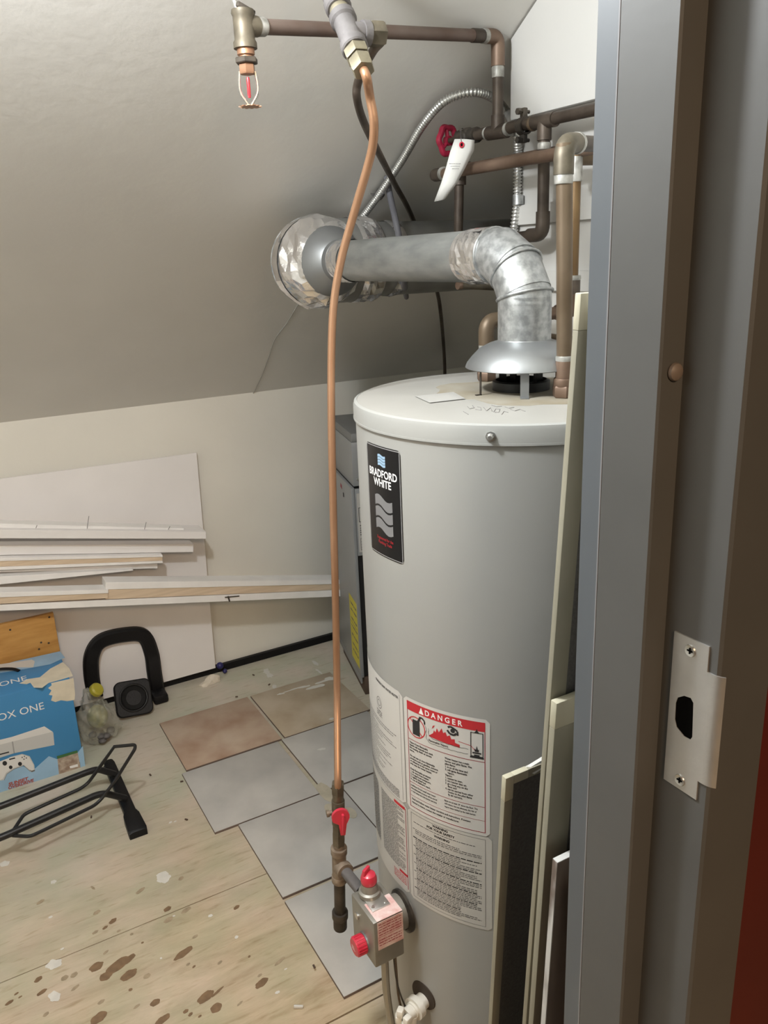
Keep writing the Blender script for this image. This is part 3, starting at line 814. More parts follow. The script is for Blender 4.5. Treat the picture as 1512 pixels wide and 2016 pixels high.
# top dial: bracket, cup and red pointer knob
tx, ty = 0.4985, 1.012
MB().box((tx+0.002, ty-0.012, gz1+0.0015), (0.034, 0.052, 0.003), bev=0.001).build('dial_plate', chrome, gv)
MB().lathe([(0.0185, 0.003), (0.0185, 0.010), (0.0145, 0.012), (0.0135, 0.026), (0, 0.026)], (tx, ty, gz1), seg=24).build('dial_base', valve_gray, gv)
kb = MB().lathe([(0.0125, 0.026), (0.0140, 0.029), (0.0140, 0.036), (0.0115, 0.043), (0.006, 0.0465), (0, 0.047)], (tx, ty, gz1), seg=24)
kb.box((tx-0.003, ty+0.002, gz1+0.047), (0.017, 0.0055, 0.016), Matrix.Rotation(0.5, 3, 'Z'), bev=0.0012)
kb.build('red_dial', red_plastic, gv)
for dx, dy in ((0.014, -0.030), (-0.010, -0.030)):
    MB().lathe([(0, 0.0022), (0.0025, 0.002), (0.003, 0)], (tx+dx, ty+dy, gz1+0.003), seg=10).build('screw', chrome, gv)
# thermostat knob on the side that faces the room
kz, ky = 0.402, 0.988
kn = MB().lathe([(0.0155, 0), (0.0160, 0.002), (0.0160, 0.0165), (0.0145, 0.0185), (0, 0.0185)], (gx0-0.002, ky, kz), (-1, 0, 0), 30)
for k in range(20):
    a = 2*PI*k/20
    kn.box((gx0-0.011, ky+0.0160*math.cos(a), kz+0.0160*math.sin(a)), (0.015, 0.0016, 0.0016), Matrix.Rotation(a, 3, 'X'))
kn.build('thermostat_knob', red_plastic, gv)
MB().cyl((gx0+0.001, ky, kz), (gx0-0.0025, ky, kz), 0.0185, 24).build('knob_ring', zinc, gv)
tk = Print(lambda u, v, l=0: V((gx0-0.0209-l, ky-u, kz+v)))
for k in range(3): tk.rect(ink_white, -0.008, -0.006+k*0.003, 0.004-k*0.002, -0.0048+k*0.003)
tk.build(gv, 0.0)
MB().cyl((gx0+0.001, 1.01, 0.44), (gx0-0.003, 1.01, 0.44), 0.006, 14).build('plug', chrome, gv)
lab = MB()
lab.box(((gx0+gx1)/2+0.003, gy0+0.022, gz1+0.0003), (0.048, 0.044, 0.0006))
lab.build('top_label', label_pink, gv)
lab = MB()
lab.box(((gx0+gx1)/2+0.003, gy0-0.0004, gz1-0.030), (0.048, 0.0006, 0.055))
lab = lab.build('front_label', label_pink, gv)
pr = Print(lambda u, v, l=0: V((u, gy0-0.0009-l, v)))
for k in range(9):
    if k == 5: pr.rect(ink_darkred, gx0+0.008, gz1-0.0065-k*0.0052, gx1-0.002, gz1-0.0057-k*0.0052)
    else: pr.words(ink_darkred, gx0+0.009, gz1-0.008-k*0.0052, gx1-0.003, 0.0018, rng, 0.97)
pr.build(gv, 0.0)
# burner feed tubes dropping from the valve
MB().tube(fillet([(0.507, 0.985, gz0+0.002), (0.507, 0.985, 0.28), (0.520, 0.978, 0.10), (0.55, 0.975, 0.045)], 0.03), 0.0068, 10).build('burner_tube', mat('aluminium_tube', (0.36, 0.34, 0.29), 0.45, 0.6), heater)
MB().tube(fillet([(0.522, 0.975, gz0+0.002), (0.524, 0.973, 0.25), (0.548, 0.957, 0.16), (0.556, 0.952, 0.06)], 0.04), 0.0022, 8).build('pilot_tube', copper_brown, heater)
MB().tube(fillet([(0.515, 0.968, gz0+0.002), (0.518, 0.966, 0.30), (0.545, 0.955, 0.20), (0.566, 0.930, 0.12)], 0.04), 0.0016, 8).build('thermocouple', iron_black, heater)
# drain valve in its round opening
dth = math.radians(-74.5)
dn = V((math.sin(dth), -math.cos(dth), 0)); dt = V((math.cos(dth), math.sin(dth), 0))
dp = HC+dn*HR+V((0, 0, 0.268))
MB().lathe([(0, 0.0014), (0.026, 0.0010), (0.027, -0.002)], dp, dn, 32).build('drain_opening', crate_dark, heater)
dz = dp+V((0, 0, -0.010))
dv = MB().cyl(dz-dn*0.01, dz+dn*0.03, 0.014, 20).cyl(dz+dn*0.015, dz+dn*0.026, 0.020, 20)
dv.cyl(dz+dn*0.034-V((0, 0, 0.004)), dz+dn*0.05-V((0, 0, 0.045)), 0.013, 20, 0.016)
dv = dv.build('drain_valve', white_plastic, heater)
hv = MB().cyl(dz+dn*0.03, dz+dn*0.044, 0.012, 18)
for k in range(4):
    a = k*PI/2+0.5; hv.box(dz+dn*0.052+dt*0.012*math.cos(a)+V((0, 0, 0.012*math.sin(a))), (0.012, 0.014, 0.016), Matrix.Rotation(dth+0.4*k, 3, 'Z'), bev=0.003)
hv.build('drain_handle', white_plastic, dv)

# ------------------------------------------------------------------ vent pipe from the draft hood to the flue
ZV = 1.494; RV = 0.0415; YJ = 1.030
Lg = 0.060/1.366
J3 = V((VX, YJ, ZV-0.060)); J1 = V((VX, YJ+0.060, ZV)); J2 = J1+V((0, -math.cos(PI/6), -math.sin(PI/6)))*Lg
vent = empty('vent_pipe', (VX, YJ, 1.37), 'small galvanised vent pipe with an elbow rising from the water heater draft hood', 'vent pipe')
MB().tube([(VX, 1.69, ZV), (VX, 1.60, ZV), J1+V((0, 0.012, 0))], RV, 40).build('straight_pipe', galv_pipe, vent)
MB().tube([(VX, YJ, 1.3675), (VX, YJ, 1.40), J3+V((0, 0, -0.002))], RV, 40).build('elbow_collar', galv, vent)
d1 = (J2-J1).normalized(); d2 = (J3-J2).normalized()
MB().tube([J1+V((0, 0.016, 0)), J1, J2], [RV+0.001, RV+0.002, RV+0.0015], 40).build('elbow_gore', galv, vent)
MB().tube([J1+d1*0.004, J2, J3], [RV-0.001, RV+0.0005, RV+0.0005], 40).build('elbow_gore', galv, vent)
MB().tube([J2+d2*0.004, J3, J3+V((0, 0, -0.012))], [RV-0.001, RV, RV+0.0003], 40).build('elbow_gore', galv, vent)
def torus(mb, c, ax, R, r, seg=40):
    ax = V(ax).normalized(); up = V((0, 0, 1)) if abs(ax.z) < 0.9 else V((1, 0, 0))
    a = ax.cross(up).normalized(); b = ax.cross(a)
    return mb.closed_tube([V(c)+(a*math.cos(2*PI*k/seg)+b*math.sin(2*PI*k/seg))*R for k in range(seg)], r, 8)
for c, ax in ((J1+V((0, 0.014, 0)), (0, 1, 0)), (J2, d1+d2), (J3, d2+V((0, 0, -1)))):
    torus(MB(), c, ax, RV+0.0015, 0.0024).build('elbow_bead', galv, vent)
# crinkled foil tape at the elbow seam
def foil_band(name, pts, r, parent, amp=0.0016, seg=48, step=0.004, seed=1, fold=0.6):
    """tape wound on a pipe: a tube whose surface is creased"""
    rnd = random.Random(seed)
    P = [V(p) for p in pts]; path = [P[0]]
    for a, b in zip(P[:-1], P[1:]):
        n = max(1, int((b-a).length/step))
        path += [a.lerp(b, (k+1)/n) for k in range(n)]
    rr = r if callable(r) else (lambda t: r)
    mb = MB()
    n = len(path)
    mb.tube(path, [rr(i/(n-1)) for i in range(n)], seg, cap=False)
    ctr = {}
    vs_ = list(mb.bm.verts)
    for i in range(n):
        for k in range(seg):
            v = vs_[i*seg+k]
            q = (v.co-path[i]).normalized()
            w = math.sin(k*1.7+i*2.3)*0.4+math.sin(k*0.9-i*1.1+seed)*0.4+rnd.uniform(-fold, fold)
            if 0 < i < n-1: v.co += q*amp*(w+0.4)
    for f in mb.bm.faces: f.smooth = False
    return mb.build(name, foil, parent, autosmooth=False)
foil_band('foil_tape', [(VX, 1.175, ZV), (VX, 1.108, ZV)], RV+0.0014, vent, 0.0018, 26, 0.008, 4)
foil_band('foil_tape', [(VX, 1.650, ZV), (VX, 1.595, ZV)], RV+0.0022, vent, 0.0014, 26, 0.008, 8)
tp = MB(); 
pts_ = []
for k in range(9):
    a = math.radians(60+k*11)
    pts_.append((math.cos(a), math.sin(a)))
for (c0, s0), (c1, s1) in zip(pts_[:-1], pts_[1:]):
    r0 = RV+0.0026
    tp.hexa([V((VX-c0*r0, 1.118, ZV+s0*r0)), V((VX-c1*r0, 1.118, ZV+s1*r0)), V((VX-c1*r0, 1.150, ZV+s1*r0)), V((VX-c0*r0, 1.150, ZV+s0*r0))] + [V((VX-c*(r0+0.0006), y, ZV+s*(r0+0.0006))) for c, s, y in ((c0, s0, 1.118), (c1, s1, 1.118), (c1, s1, 1.150), (c0, s0, 1.150))])
tp.build('printed_tape', mat('red_lettered_tape', (0.42, 0.40, 0.39), 0.3, 0.7, col2=(0.50, 0.14, 0.13), scale=45, ramp=(0.5, 0.62)), vent)

# ------------------------------------------------------------------ large flue under the slope
YF, RF = 1.868, 0.089
XE = 0.83
flue = empty('flue_duct', (XE, YF, ZV), 'large round gray flue duct running under the slope behind the small vent pipe', 'duct')
MB().tube([(1.62, YF, ZV), (1.2, YF, ZV), (0.985, YF, ZV)], RF, 48).build('straight_duct', galv_dark, flue)
# gored elbow turning from the duct towards the heater
E0 = V((0.965, YF, ZV)); bend = 0.105
Ec = V((XE+bend, YF-bend, ZV))
def epos(t):
    a = PI/2*t          # from +X side round to -Y side
    return Ec+V((-bend*math.sin(a), bend*math.cos(a), 0))
RE = 0.099
for g in range(4):
    path = [epos((g+k/3)/4) for k in range(4)]
    MB().tube([V((0.985, YF, ZV))]+path if g == 0 else path, RE, 44, cap=True).build('elbow_gore', galv_dark if g < 3 else galv, flue)
for g in (1, 2, 3):
    a = PI/2*g/4
    torus(MB(), epos(g/4), (-math.cos(a), -math.sin(a), 0), RE+0.001, 0.0028).build('elbow_bead', galv, flue)
yE = epos(1).y; xE = epos(1).x
foil_band('foil_tape', [epos(0.80), epos(0.90), epos(1)], RE+0.002, flue, 0.0044, 34, 0.010, 2, 0.9)
foil_band('foil_tape', [V((xE, yE, ZV)), V((VX, 1.700, ZV))], lambda t: RE+0.002-0.027*t**1.3, flue, 0.0050, 34, 0.011, 3, 0.9)
MB().lathe([(0.066, -0.008), (0.0760, -0.004), (0.0740, 0.004), (0.050, 0.036), (RV+0.004, 0.040), (RV+0.003, 0.056), (RV, 0.056)], (VX, 1.700, ZV), (0, -1, 0), 44).build('reducer', zinc, flue)
foil_band('foil_tape', [V((0.955, YF, ZV)), V((1.015, YF, ZV))], RE+0.001, flue, 0.0034, 34, 0.011, 6)
foil_band('foil_tape', [V((1.055, YF, ZV)), V((1.085, YF, ZV))], RF+0.0015, flue, 0.003, 34, 0.010, 9)

# ------------------------------------------------------------------ plumbing helpers
def dirs(a, b): return (V(b)-V(a)).normalized()
def sleeve(name, p, d, L, r, m, parent, r2=None):
    p, d = V(p), V(d).normalized()
    return MB().lathe([(0, 0), (r*0.96, 0), (r, 0.0015), (r, L-0.0015), (r*0.96, L), (0, L)], p, d, 20).build(name, m, parent)
def hexnut(name, p, d, L, r, m, parent):
    return MB().lathe([(0, 0), (r*0.92, 0), (r, L*0.15), (r, L*0.85), (r*0.92, L), (0, L)], p, d, 6, smooth=False).build(name, m, parent)
R34 = 0.0111

# main cold line along the right wall, its valve, and the run to the sprinkler
XM = 1.088; ZM = 1.727
def am(px, py): return at(px, py, 0, XM)
cold = empty('cold_water_line', (XM, 1.3, ZM), 'dark copper water pipe clamped to the white right wall with a red wheel valve at its end', 'pipe')
ye, y0 = 1.52, 1.095
MB().cyl((XM, ye, ZM+0.006), (XM, y0, ZM-0.001), R34).build('pipe', copper_dark, cold)
yt1 = am(980, 255).y; yt2 = am(1072, 240).y
for y, up in ((yt1, 1), (yt2, -1)):
    f = MB().cyl((XM, y-0.030, ZM), (XM, y+0.030, ZM+0.003), R34+0.0024).cyl((XM, y, ZM), (XM, y, ZM+0.032*up), R34+0.0024)
    f.build('tee_fitting', copper_dark, cold)
sleeve('solder_collar', (XM, yt1-0.038, ZM+0.002), (0, 1, 0), 0.008, R34+0.002, solder, cold)
sleeve('solder_collar', (XM, yt1+0.030, ZM+0.003), (0, 1, 0), 0.007, R34+0.002, solder, cold)
sleeve('solder_collar', (XM, yt2+0.030, ZM+0.001), (0, 1, 0), 0.008, R34+0.002, copper_brown, cold)
# drop from the second tee to an elbow
zb2 = am(1066, 462).z
MB().tube(fillet([(XM, yt2, ZM), (XM, yt2, zb2), (XM, yt2+0.13, zb2-0.004)], 0.020), R34, 16).build('drop_pipe', copper_dark, cold)
MB().tube(fillet([(XM, yt2, zb2+0.042), (XM, yt2, zb2), (XM, yt2+0.040, zb2)], 0.020), R34+0.0024, 16).build('elbow', copper_dark, cold)
sleeve('solder_collar', (XM, yt2, ZM-0.048), (0, 0, 1), 0.012, R34+0.0018, solder, cold)
# end elbow by the door frame
ee = MB().tube(fillet([(XM, y0+0.045, ZM-0.001), (XM, y0, ZM-0.001), (XM, y0, ZM+0.04)], 0.018), R34+0.0026, 16)
ee.build('elbow', solder, cold)
MB().cyl((XM, y0, ZM+0.03), (XM, y0, ZM+0.28), R34).build('riser', copper_dark, cold)
# gate valve body and red hand wheel
vb = MB().cyl((XM, ye-0.012, ZM+0.006), (XM, ye+0.050, ZM+0.007), 0.0155).sphere((XM, ye+0.020, ZM+0.006), 0.019)
vb.lathe([(0.0165, 0), (0.0165, 0.012), (0.012, 0.015)], (XM, ye+0.043, ZM+0.007), (0, 1, 0), 6, smooth=False)
vb.build('valve_body', iron_black, cold)
MB().cyl((XM, ye+0.055, ZM+0.007), (XM, ye+0.100, ZM+0.008), 0.0055).build('valve_stem', brass_dark, cold)
wc = V((XM, ye+0.096, ZM+0.008)); wd = V((-0.25, 1, 0)).normalized(); wa = wd.cross(V((0, 0, 1))).normalized()
def wheel(c, d, R, m, parent, name='hand_wheel'):
    a = d.cross(V((0, 0, 1))).normalized(); b = d.cross(a)
    mb = MB()
    mb.closed_tube([c+(a*math.cos(2*PI*k/48)+b*math.sin(2*PI*k/48))*R*(1+0.07*math.cos(6*2*PI*k/48)) for k in range(48)], 0.0065, 10)
    for k in range(3):
        t = 2*PI*k/3+0.3
        mb.tube([c, c+(a*math.cos(t)+b*math.sin(t))*R], 0.0045, 8)
    mb.cyl(c-d*0.006, c+d*0.006, 0.010, 14)
    return mb.build(name, m, parent)
wheel(wc, wd, 0.0275, red_handle, cold)
MB().lathe([(0, 0.005), (0.005, 0.004), (0.006, 0), (0.006, -0.002)], wc-wd*0.008, -wd, 6, smooth=False).build('wheel_nut', chrome, cold)
# split clamp with its bolts
yc = am(1031, 245).y
cl = MB().lathe([(R34+0.001, -0.008), (R34+0.005, -0.008), (R34+0.005, 0.008), (R34+0.001, 0.008)], (XM, yc, ZM+0.001), (0, 1, 0), 20)
cl.box((XM, yc, ZM+0.024), (0.010, 0.013, 0.018), bev=0.002).box((XM, yc, ZM-0.021), (0.010, 0.013, 0.016), bev=0.002)
cl.box((XM+0.021, yc, ZM), (0.024, 0.012, 0.008))
cl = cl.build('pipe_clamp', iron_black, cold)
for z in (0.026, -0.024):
    MB().cyl((XM-0.014, yc-0.001, ZM+z), (XM+0.012, yc-0.001, ZM+z), 0.0035, 10).cyl((XM-0.017, yc-0.001, ZM+z), (XM-0.010, yc-0.001, ZM+z), 0.0062, 6).build('clamp_bolt', iron_black, cl)

# white paper tag hanging from the valve
tg = empty('paper_tag', at(910, 283, 1, 1.47), 'white paper tag with a red ringed hole hanging below the red wheel valve', 'tag')
def tag_pt(px, py, y): return at(px, py, 1, y)
rowsL = [(895, 274, 1.455), (886, 300, 1.452), (878, 330, 1.452), (868, 362, 1.458), (855, 397, 1.470)]
rowsR = [(934, 276, 1.440), (933, 296, 1.438), (916, 330, 1.440), (900, 360, 1.446), (876, 392, 1.458)]
mb = MB(); g = []
for (a, b) in zip(rowsL, rowsR):
    A_, B_ = tag_pt(*a), tag_pt(*b); row = []
    for k in range(5):
        t = k/4; q = A_.lerp(B_, t); q.y -= 0.006*math.sin(PI*t); row.append(mb.bm.verts.new(q))
    g.append(row)
for i in range(len(g)-1):
    for k in range(4):
        f = mb.bm.faces.new((g[i][k], g[i][k+1], g[i+1][k+1], g[i+1][k])); f.smooth = True
tco = mb.build('card', tag_paper, tg)
so = tco.modifiers.new('thickness', 'SOLIDIFY'); so.thickness = 0.0005
h0 = tag_pt(909, 285, 1.4395)
torus(MB(), h0, (0.1, 1, 0.05), 0.0042, 0.0016, 20).build('eyelet', red_plastic, tg)
MB().lathe([(0, 0.0006), (0.0032, 0.0006), (0.0032, 0)], h0+V((0, 0.0006, 0)), (0.1, -1, 0.05), 14).build('eyelet_hole', black_hole, tg)
MB().tube(smooth_path([h0, h0+V((0.012, 0.02, 0.02)), V((XM-0.01, ye+0.03, ZM+0.024)), V((XM+0.008, ye+0.035, ZM+0.018))], 5), 0.0007, 5).build('wire', iron_gray, tg)
pr = Print(lambda u, v, l=0: tag_pt(u, v, 1.4375-l))
for k in range(3): pr.words(ink_gray, 884+k*3, 322+k*5, 908-k*2, 1.0, rng)
pr.build(tg, 0.0)

# sprinkler run
def dirs_(a, b): return (V(b)-V(a)).normalized()
spr = empty('sprinkler_pipe', (XM, yt1, 1.88), 'copper sprinkler pipe crossing under the top of the slope with a glass bulb head', 'pipe')
zT = am(980, 72).z
pe = V((XM, yt1, zT))
pl = atd(497, 52, 1.215)
MB().tube([pe+dirs_(pe, pl)*0.03, pl], R34*0.98, 18).build('pipe', copper_dusty, spr)
MB().tube([(XM, yt1, ZM+0.03), pe-V((0, 0, 0.03))], R34*0.98, 18).build('riser', copper_dark, spr)
dl_ = dirs(pe, pl)
MB().tube(fillet([pe-V((0, 0, 0.052)), pe, pe+dl_*0.038], 0.022), R34+0.0024, 18).build('elbow', copper_old, spr)
sleeve('solder_collar', pe+dl_*0.036, dl_, 0.013, R34+0.0022, solder, spr)
sleeve('solder_collar', pe-V((0, 0, 0.052)), (0, 0, -1), 0.020, R34+0.0012, solder, spr)
sleeve('coupling', pe+dl_*0.049, dl_, 0.030, R34+0.0012, copper_dark, spr)
hc = pl+dl_*0.016
sleeve('solder_collar', pl-dl_*0.022, dl_, 0.015, R34+0.0024, solder, spr)
el = MB().tube([pl-dl_*0.008, hc], R34+0.0032, 18).lathe([(0, 0.021), (0.0165, 0.021), (0.0172, 0.016), (0.0152, 0.012), (0.0152, -0.018), (0.0175, -0.022), (0.0175, -0.030), (0, -0.030)], hc, (0, 0, 1), 20)
el.build('head_elbow', brass_dark, spr)
MB().box(hc+V((0.004, 0, 0.022)), (0.030, 0.014, 0.009), Matrix.Rotation(0.4, 3, 'Y'), bev=0.003).build('strap_hook', iron_black, spr)
zsl = ZK+(YB-(hc.y))*SLOPE
MB().cyl(hc+V((-0.008, 0.0, 0.02)), hc+V((-0.012, 0.008, 0.046)), 0.0032, 10).lathe([(0, 0.004), (0.005, 0.003), (0.005, 0)], hc+V((-0.012, 0.008, 0.046)), (-0.1, 0.2, 1), 10).build('hanger_screw', chrome, spr)
hd = empty('sprinkler_head', (0, 0, 0)); D.objects.remove(hd)
sh = MB().lathe([(0.0130, -0.030), (0.0130, -0.038), (0.0105, -0.040), (0.0105, -0.050), (0, -0.050)], hc, (0, 0, 1), 18).build('bushing', copper_head, spr)
hexnut('hex_collar', hc+V((0, 0, -0.042)), (0, 0, -1), 0.008, 0.0175, iron_black, spr)
hexnut('head_body', hc+V((0, 0, -0.050)), (0, 0, -1), 0.014, 0.0122, copper_head, spr)
for s in (-1, 1):
    a = V((0.94, -0.34, 0))
    MB().tube(fillet([hc+a*s*0.0115+V((0, 0, -0.060)), hc+a*s*0.0138+V((0, 0, -0.078)), hc+a*s*0.0130+V((0, 0, -0.090)), hc+a*s*0.002+V((0, 0, -0.106))], 0.006), 0.0022, 8).build('frame_arm', glassy, spr)
MB().lathe([(0, 0), (0.002, 0), (0.0026, 0.004), (0.0026, 0.024), (0.002, 0.028), (0, 0.028)], hc+V((0, 0, -0.096)), (0, 0, 1), 12).build('glass_bulb', glass_red, spr)
dfm = MB().lathe([(0, 0.0008), (0.006, 0.0012), (0.0135, 0.0005), (0.0135, -0.0004), (0, -0.0006)], hc+V((0, 0, -0.108)), (0, 0, 1), 24)
for k in range(12):
    a = 2*PI*k/12; dfm.box(hc+V((0.0148*math.cos(a), 0.0148*math.sin(a), -0.108)), (0.005, 0.0042, 0.0009), Matrix.Rotation(a, 3, 'Z'))
dfm.build('deflector', copper_head, spr)

# hot water loop: pipe below the main line, turning back on itself
XH = 1.045
hot = empty('hot_water_loop', (XH, 1.4, 1.665), 'reddish copper pipe doubling back below the dark water line and joining the heater riser', 'pipe')
hA = at(1104, 303, 0, XH); hB = at(851, 340, 0, XH)
hB.z = hA.z+0.004
XI = 1.112
hC = V((XI, hB.y, hB.z+0.012)); hD = V((XI, 1.10, hA.z+0.014))
MB().tube(fillet([hA+V((0, -0.1, 0)), hB, hC, hD], 0.022), R34, 18).build('pipe', copper_old, hot)
MB().tube(fillet([hB+V((0, -0.045, 0)), hB, hC, hC+V((0, -0.045, 0))], 0.022), R34+0.0022, 18).build('return_bend', copper_dark, hot)
sleeve('solder_collar', hB+V((0, -0.040, 0)), (0, -1, 0), 0.009, R34+0.003, solder, hot)
dp_ = V((XH+0.02, hB.y-0.075, hB.z+0.005))
MB().tube([dp_, V((dp_.x, dp_.y+0.01, at(893, 510, 1, dp_.y).z))], R34-0.001, 14).build('drop_pipe', copper_dark, hot)
MB().cyl(dp_+V((0, 0, 0.012)), dp_+V((0, 0, -0.03)), R34+0.003).build('tee_fitting', copper_dark, hot)

# risers standing on the heater lid
r1 = at(1110, 782, 2, HZ)
rz = at(1113, 282, 1, r1.y).z; rx = at(1113, 282, 1, r1.y).x
riser = empty('heater_riser', r1, 'brown copper riser standing on the front right of the heater lid by the door frame', 'pipe')
tp1 = V((rx, r1.y+0.002, rz))
MB().tube([r1+V((0, 0, 0.03)), tp1], R34+0.0004, 18).build('pipe', copper_brown, riser)
MB().tube(fillet([tp1-V((0, 0, 0.040)), tp1, tp1+V((0.040, 0.020, 0.004))], 0.020), R34+0.003, 18).build('elbow', brass_dark, riser)
MB().tube([tp1+V((0.03, 0.015, 0.003)), tp1+V((0.26, 0.13, 0.02))], R34, 16).build('branch_pipe', copper_dark, riser)
sleeve('solder_collar', tp1+V((0.036, 0.018, 0.0035)), (0.9, 0.45, 0.05), 0.009, R34+0.004, solder, riser)
sleeve('solder_collar', tp1-V((0, 0, 0.052)), (0, 0, 1), 0.013, R34+0.002, solder, riser)
sleeve('adapter', r1+V((0, 0, 0.016)), (0, 0, 1), 0.042, R34+0.0022, copper_old, riser)
sleeve('solder_collar', r1+V((0, 0, 0.054)), (0, 0, 1), 0.008, R34+0.0026, solder, riser)
hexnut('hex_nut', r1+V((0, 0, 0.001)), (0, 0, 1), 0.017, 0.0178, copper_old, riser)
sleeve('nut_collar', r1+V((0, 0, 0.017)), (0, 0, 1), 0.012, 0.0160, copper_old, riser)

r2 = at(954, 750, 2, HZ)
inlet = empty('heater_inlet_pipe', r2, 'copper pipe with a rounded elbow standing behind the draft hood on the heater lid', 'pipe')
ze = at(958, 632, 1, r2.y).z
re_ = V((r2.x+0.004, r2.y, ze))
rr_ = V((1.040, r2.y+0.0, ze+0.004))
ru = V((1.040, r2.y, 1.655))
MB().tube(fillet([r2+V((0.004, 0, 0.03)), re_, rr_, rr_+V((0, 0, 0.06))], 0.026), R34, 18).build('pipe', copper_old, inlet)
MB().tube(fillet([re_-V((0, 0, 0.040)), re_, re_+V((0.040, 0, 0))], 0.026), R34+0.0024, 18).build('elbow', copper_brown, inlet)
MB().tube(fillet([rr_-V((0.036, 0, 0)), rr_, rr_+V((0, 0, 0.030))], 0.022), R34+0.0024, 18).build('elbow', copper_old, inlet)
sleeve('solder_collar', re_-V((0, 0, 0.054)), (0, 0, 1), 0.016, R34+0.002, solder, inlet)
hexnut('hex_nut', r2+V((0.004, 0, 0.001)), (0, 0, 1), 0.015, 0.0175, copper_old, inlet)
sleeve('adapter', r2+V((0.004, 0, 0.014)), (0, 0, 1), 0.020, 0.0135, copper_old, inlet)
MB().tube([rr_+V((0, 0, 0.05)), ru], 0.0090, 16).build('thin_riser', mat('amber_copper', (0.13, 0.075, 0.03), 0.45, 0.4, col2=(0.20, 0.125, 0.055), scale=9), inlet)
sleeve('coupling', rr_+V((0, 0, 0.026)), (0, 0, 1), 0.030, R34+0.002, copper_dark, inlet)
sleeve('solder_collar', rr_+V((0, 0, 0.054)), (0, 0, 1), 0.008, R34+0.003, solder, inlet)
sleeve('solder_collar', ru-V((0, 0, 0.045)), (0, 0, 1), 0.040, 0.0108, solder, inlet)
MB().tube([(rr_.x-0.02, r2.y+0.03, 1.648), (1.10, r2.y+0.01, 1.648)], 0.010, 14).build('cross_pipe', copper_brown, inlet)
# reddish pipe and gray trough glimpsed behind the hood
low = empty('low_copper_pipe', (1.0, 1.18, 1.36), 'thin reddish copper pipe low on the wall behind the draft hood', 'pipe')
a_ = at(1085, 663, 1, 1.24); b_2 = at(1150, 672, 1, 1.24)
MB().tube([a_+(a_-b_2)*0.5, b_2], 0.0065, 12).build('pipe', copper_brown, low)
lb_ = at(905, 562, 1, 1.55); lc_ = at(985, 566, 1, 1.55)
lo2 = empty('duct_side_pipe', lb_, 'short brown copper pipe with a capped end just under the vent pipe', 'pipe')
MB().tube([lb_, lc_, lc_+(lc_-lb_)], 0.0075, 14).build('pipe', brass_dark, lo2)
sleeve('end_cap', lb_-V((0.006, 0, 0)), (1, 0, 0), 0.010, 0.0092, copper_old, lo2)

# ------------------------------------------------------------------ gas line: iron tee from the slope, bright copper tube down to the heater valve
gas = empty('gas_line', (0.49, 1.11, 0.25), 'bright copper gas tube from an iron tee down to a red shutoff by the heater', 'gas pipe')
ga = (atd(714, 132, 1.080)-atd(664, 8, 1.125)).normalized()
gt = atd(686, 64, 1.09)          # centre of the tee
gtop = gt-ga*0.42
MB().cyl(gtop, gt-ga*0.05, 0.0135).build('iron_pipe', iron_gray, gas)
t_ = MB().lathe([(0.0165, -0.034), (0.0182, -0.032), (0.0182, -0.022), (0.0150, -0.019), (0.0150, 0.019), (0.0182, 0.022), (0.0182, 0.032), (0.0165, 0.034), (0, 0.034), (0, -0.034), (0.0165, -0.034)], gt, ga, 24)
side = V((0.93, -0.05, 0.02)).normalized()
t_.cyl(gt, gt+side*0.028, 0.0135, 20).cyl(gt+side*0.020, gt+side*0.030, 0.0162, 20)
t_.build('tee', iron_gray, gas)
MB().lathe([(0.0160, 0.046), (0.0182, 0.048), (0.0182, 0.060), (0.0160, 0.064), (0.0160, 0.11), (0, 0.11), (0, 0.046), (0.0160, 0.046)], gt, -ga, 24).build('reducer_socket', iron_gray, gas)
sleeve('nipple', gt-ga*0.046, ga, 0.014, 0.0138, brass, gas)
hexnut('flare_union', gt+ga*0.034, ga, 0.016, 0.0172, brass, gas)
hexnut('flare_nut', gt+ga*0.052, ga, 0.022, 0.0158, brass, gas)
sleeve('nut_neck', gt+ga*0.050, ga, 0.003, 0.0125, iron_black, gas)
hexnut('side_nut', gt+side*0.030, side, 0.022, 0.0165, brass_dark, gas)
te = gt+ga*0.074
GX, GY = 0.490, 1.118
def gz_(py): return at(666, py, 0, GX).z
tube_pts = [te-ga*0.01, te+ga*0.012, atd(728, 190, 1.09), atd(736, 238, 1.105), atd(734, 285, 1.125), atd(722, 335, 1.15), atd(697, 420, 1.195), atd(672, 510, 1.235), atd(657, 600, 1.265), atd(652.5, 700, 1.285), atd(652.5, 830, 1.305), atd(656, 1000, 1.335), atd(660.5, 1180, 1.375), atd(663.5, 1360, 1.42), at(665, 1530, 0, GX), at(665, 1545, 0, GX)]
MB().tube(smooth_path(tube_pts, 7), 0.0062, 14).build('copper_tube', copper_tube, gas)
zz = [at(665+5*(y-1540)/290, y, 0, GX) for y in (1541, 1578, 1615, 1634, 1662, 1678, 1722, 1735, 1810, 1818)]
gaz = dirs(zz[0], zz[8])
def gp(py): return at(665+5*(py-1540)/290, py, 0, GX)
def seg_(name, ya, yb, r, m, hexa=False):
    a, b = gp(ya), gp(yb)
    return hexnut(name, a, b-a, (b-a).length, r, m, gas) if hexa else sleeve(name, a, b-a, (b-a).length, r, m, gas)
seg_('flare_nut', 1541, 1562, 0.0115, brass_dark, True)
seg_('flare_collar', 1560, 1578, 0.0098, brass_dark)
seg_('valve_body', 1575, 1622, 0.0115, brass_dark)
seg_('valve_hex', 1618, 1636, 0.0112, brass_dark, True)
seg_('adapter', 1632, 1662, 0.0118, brass_dark, True)
seg_('nipple', 1660, 1676, 0.0098, iron_rusty)
seg_('tee_band', 1668, 1680, 0.0148, iron_rusty)
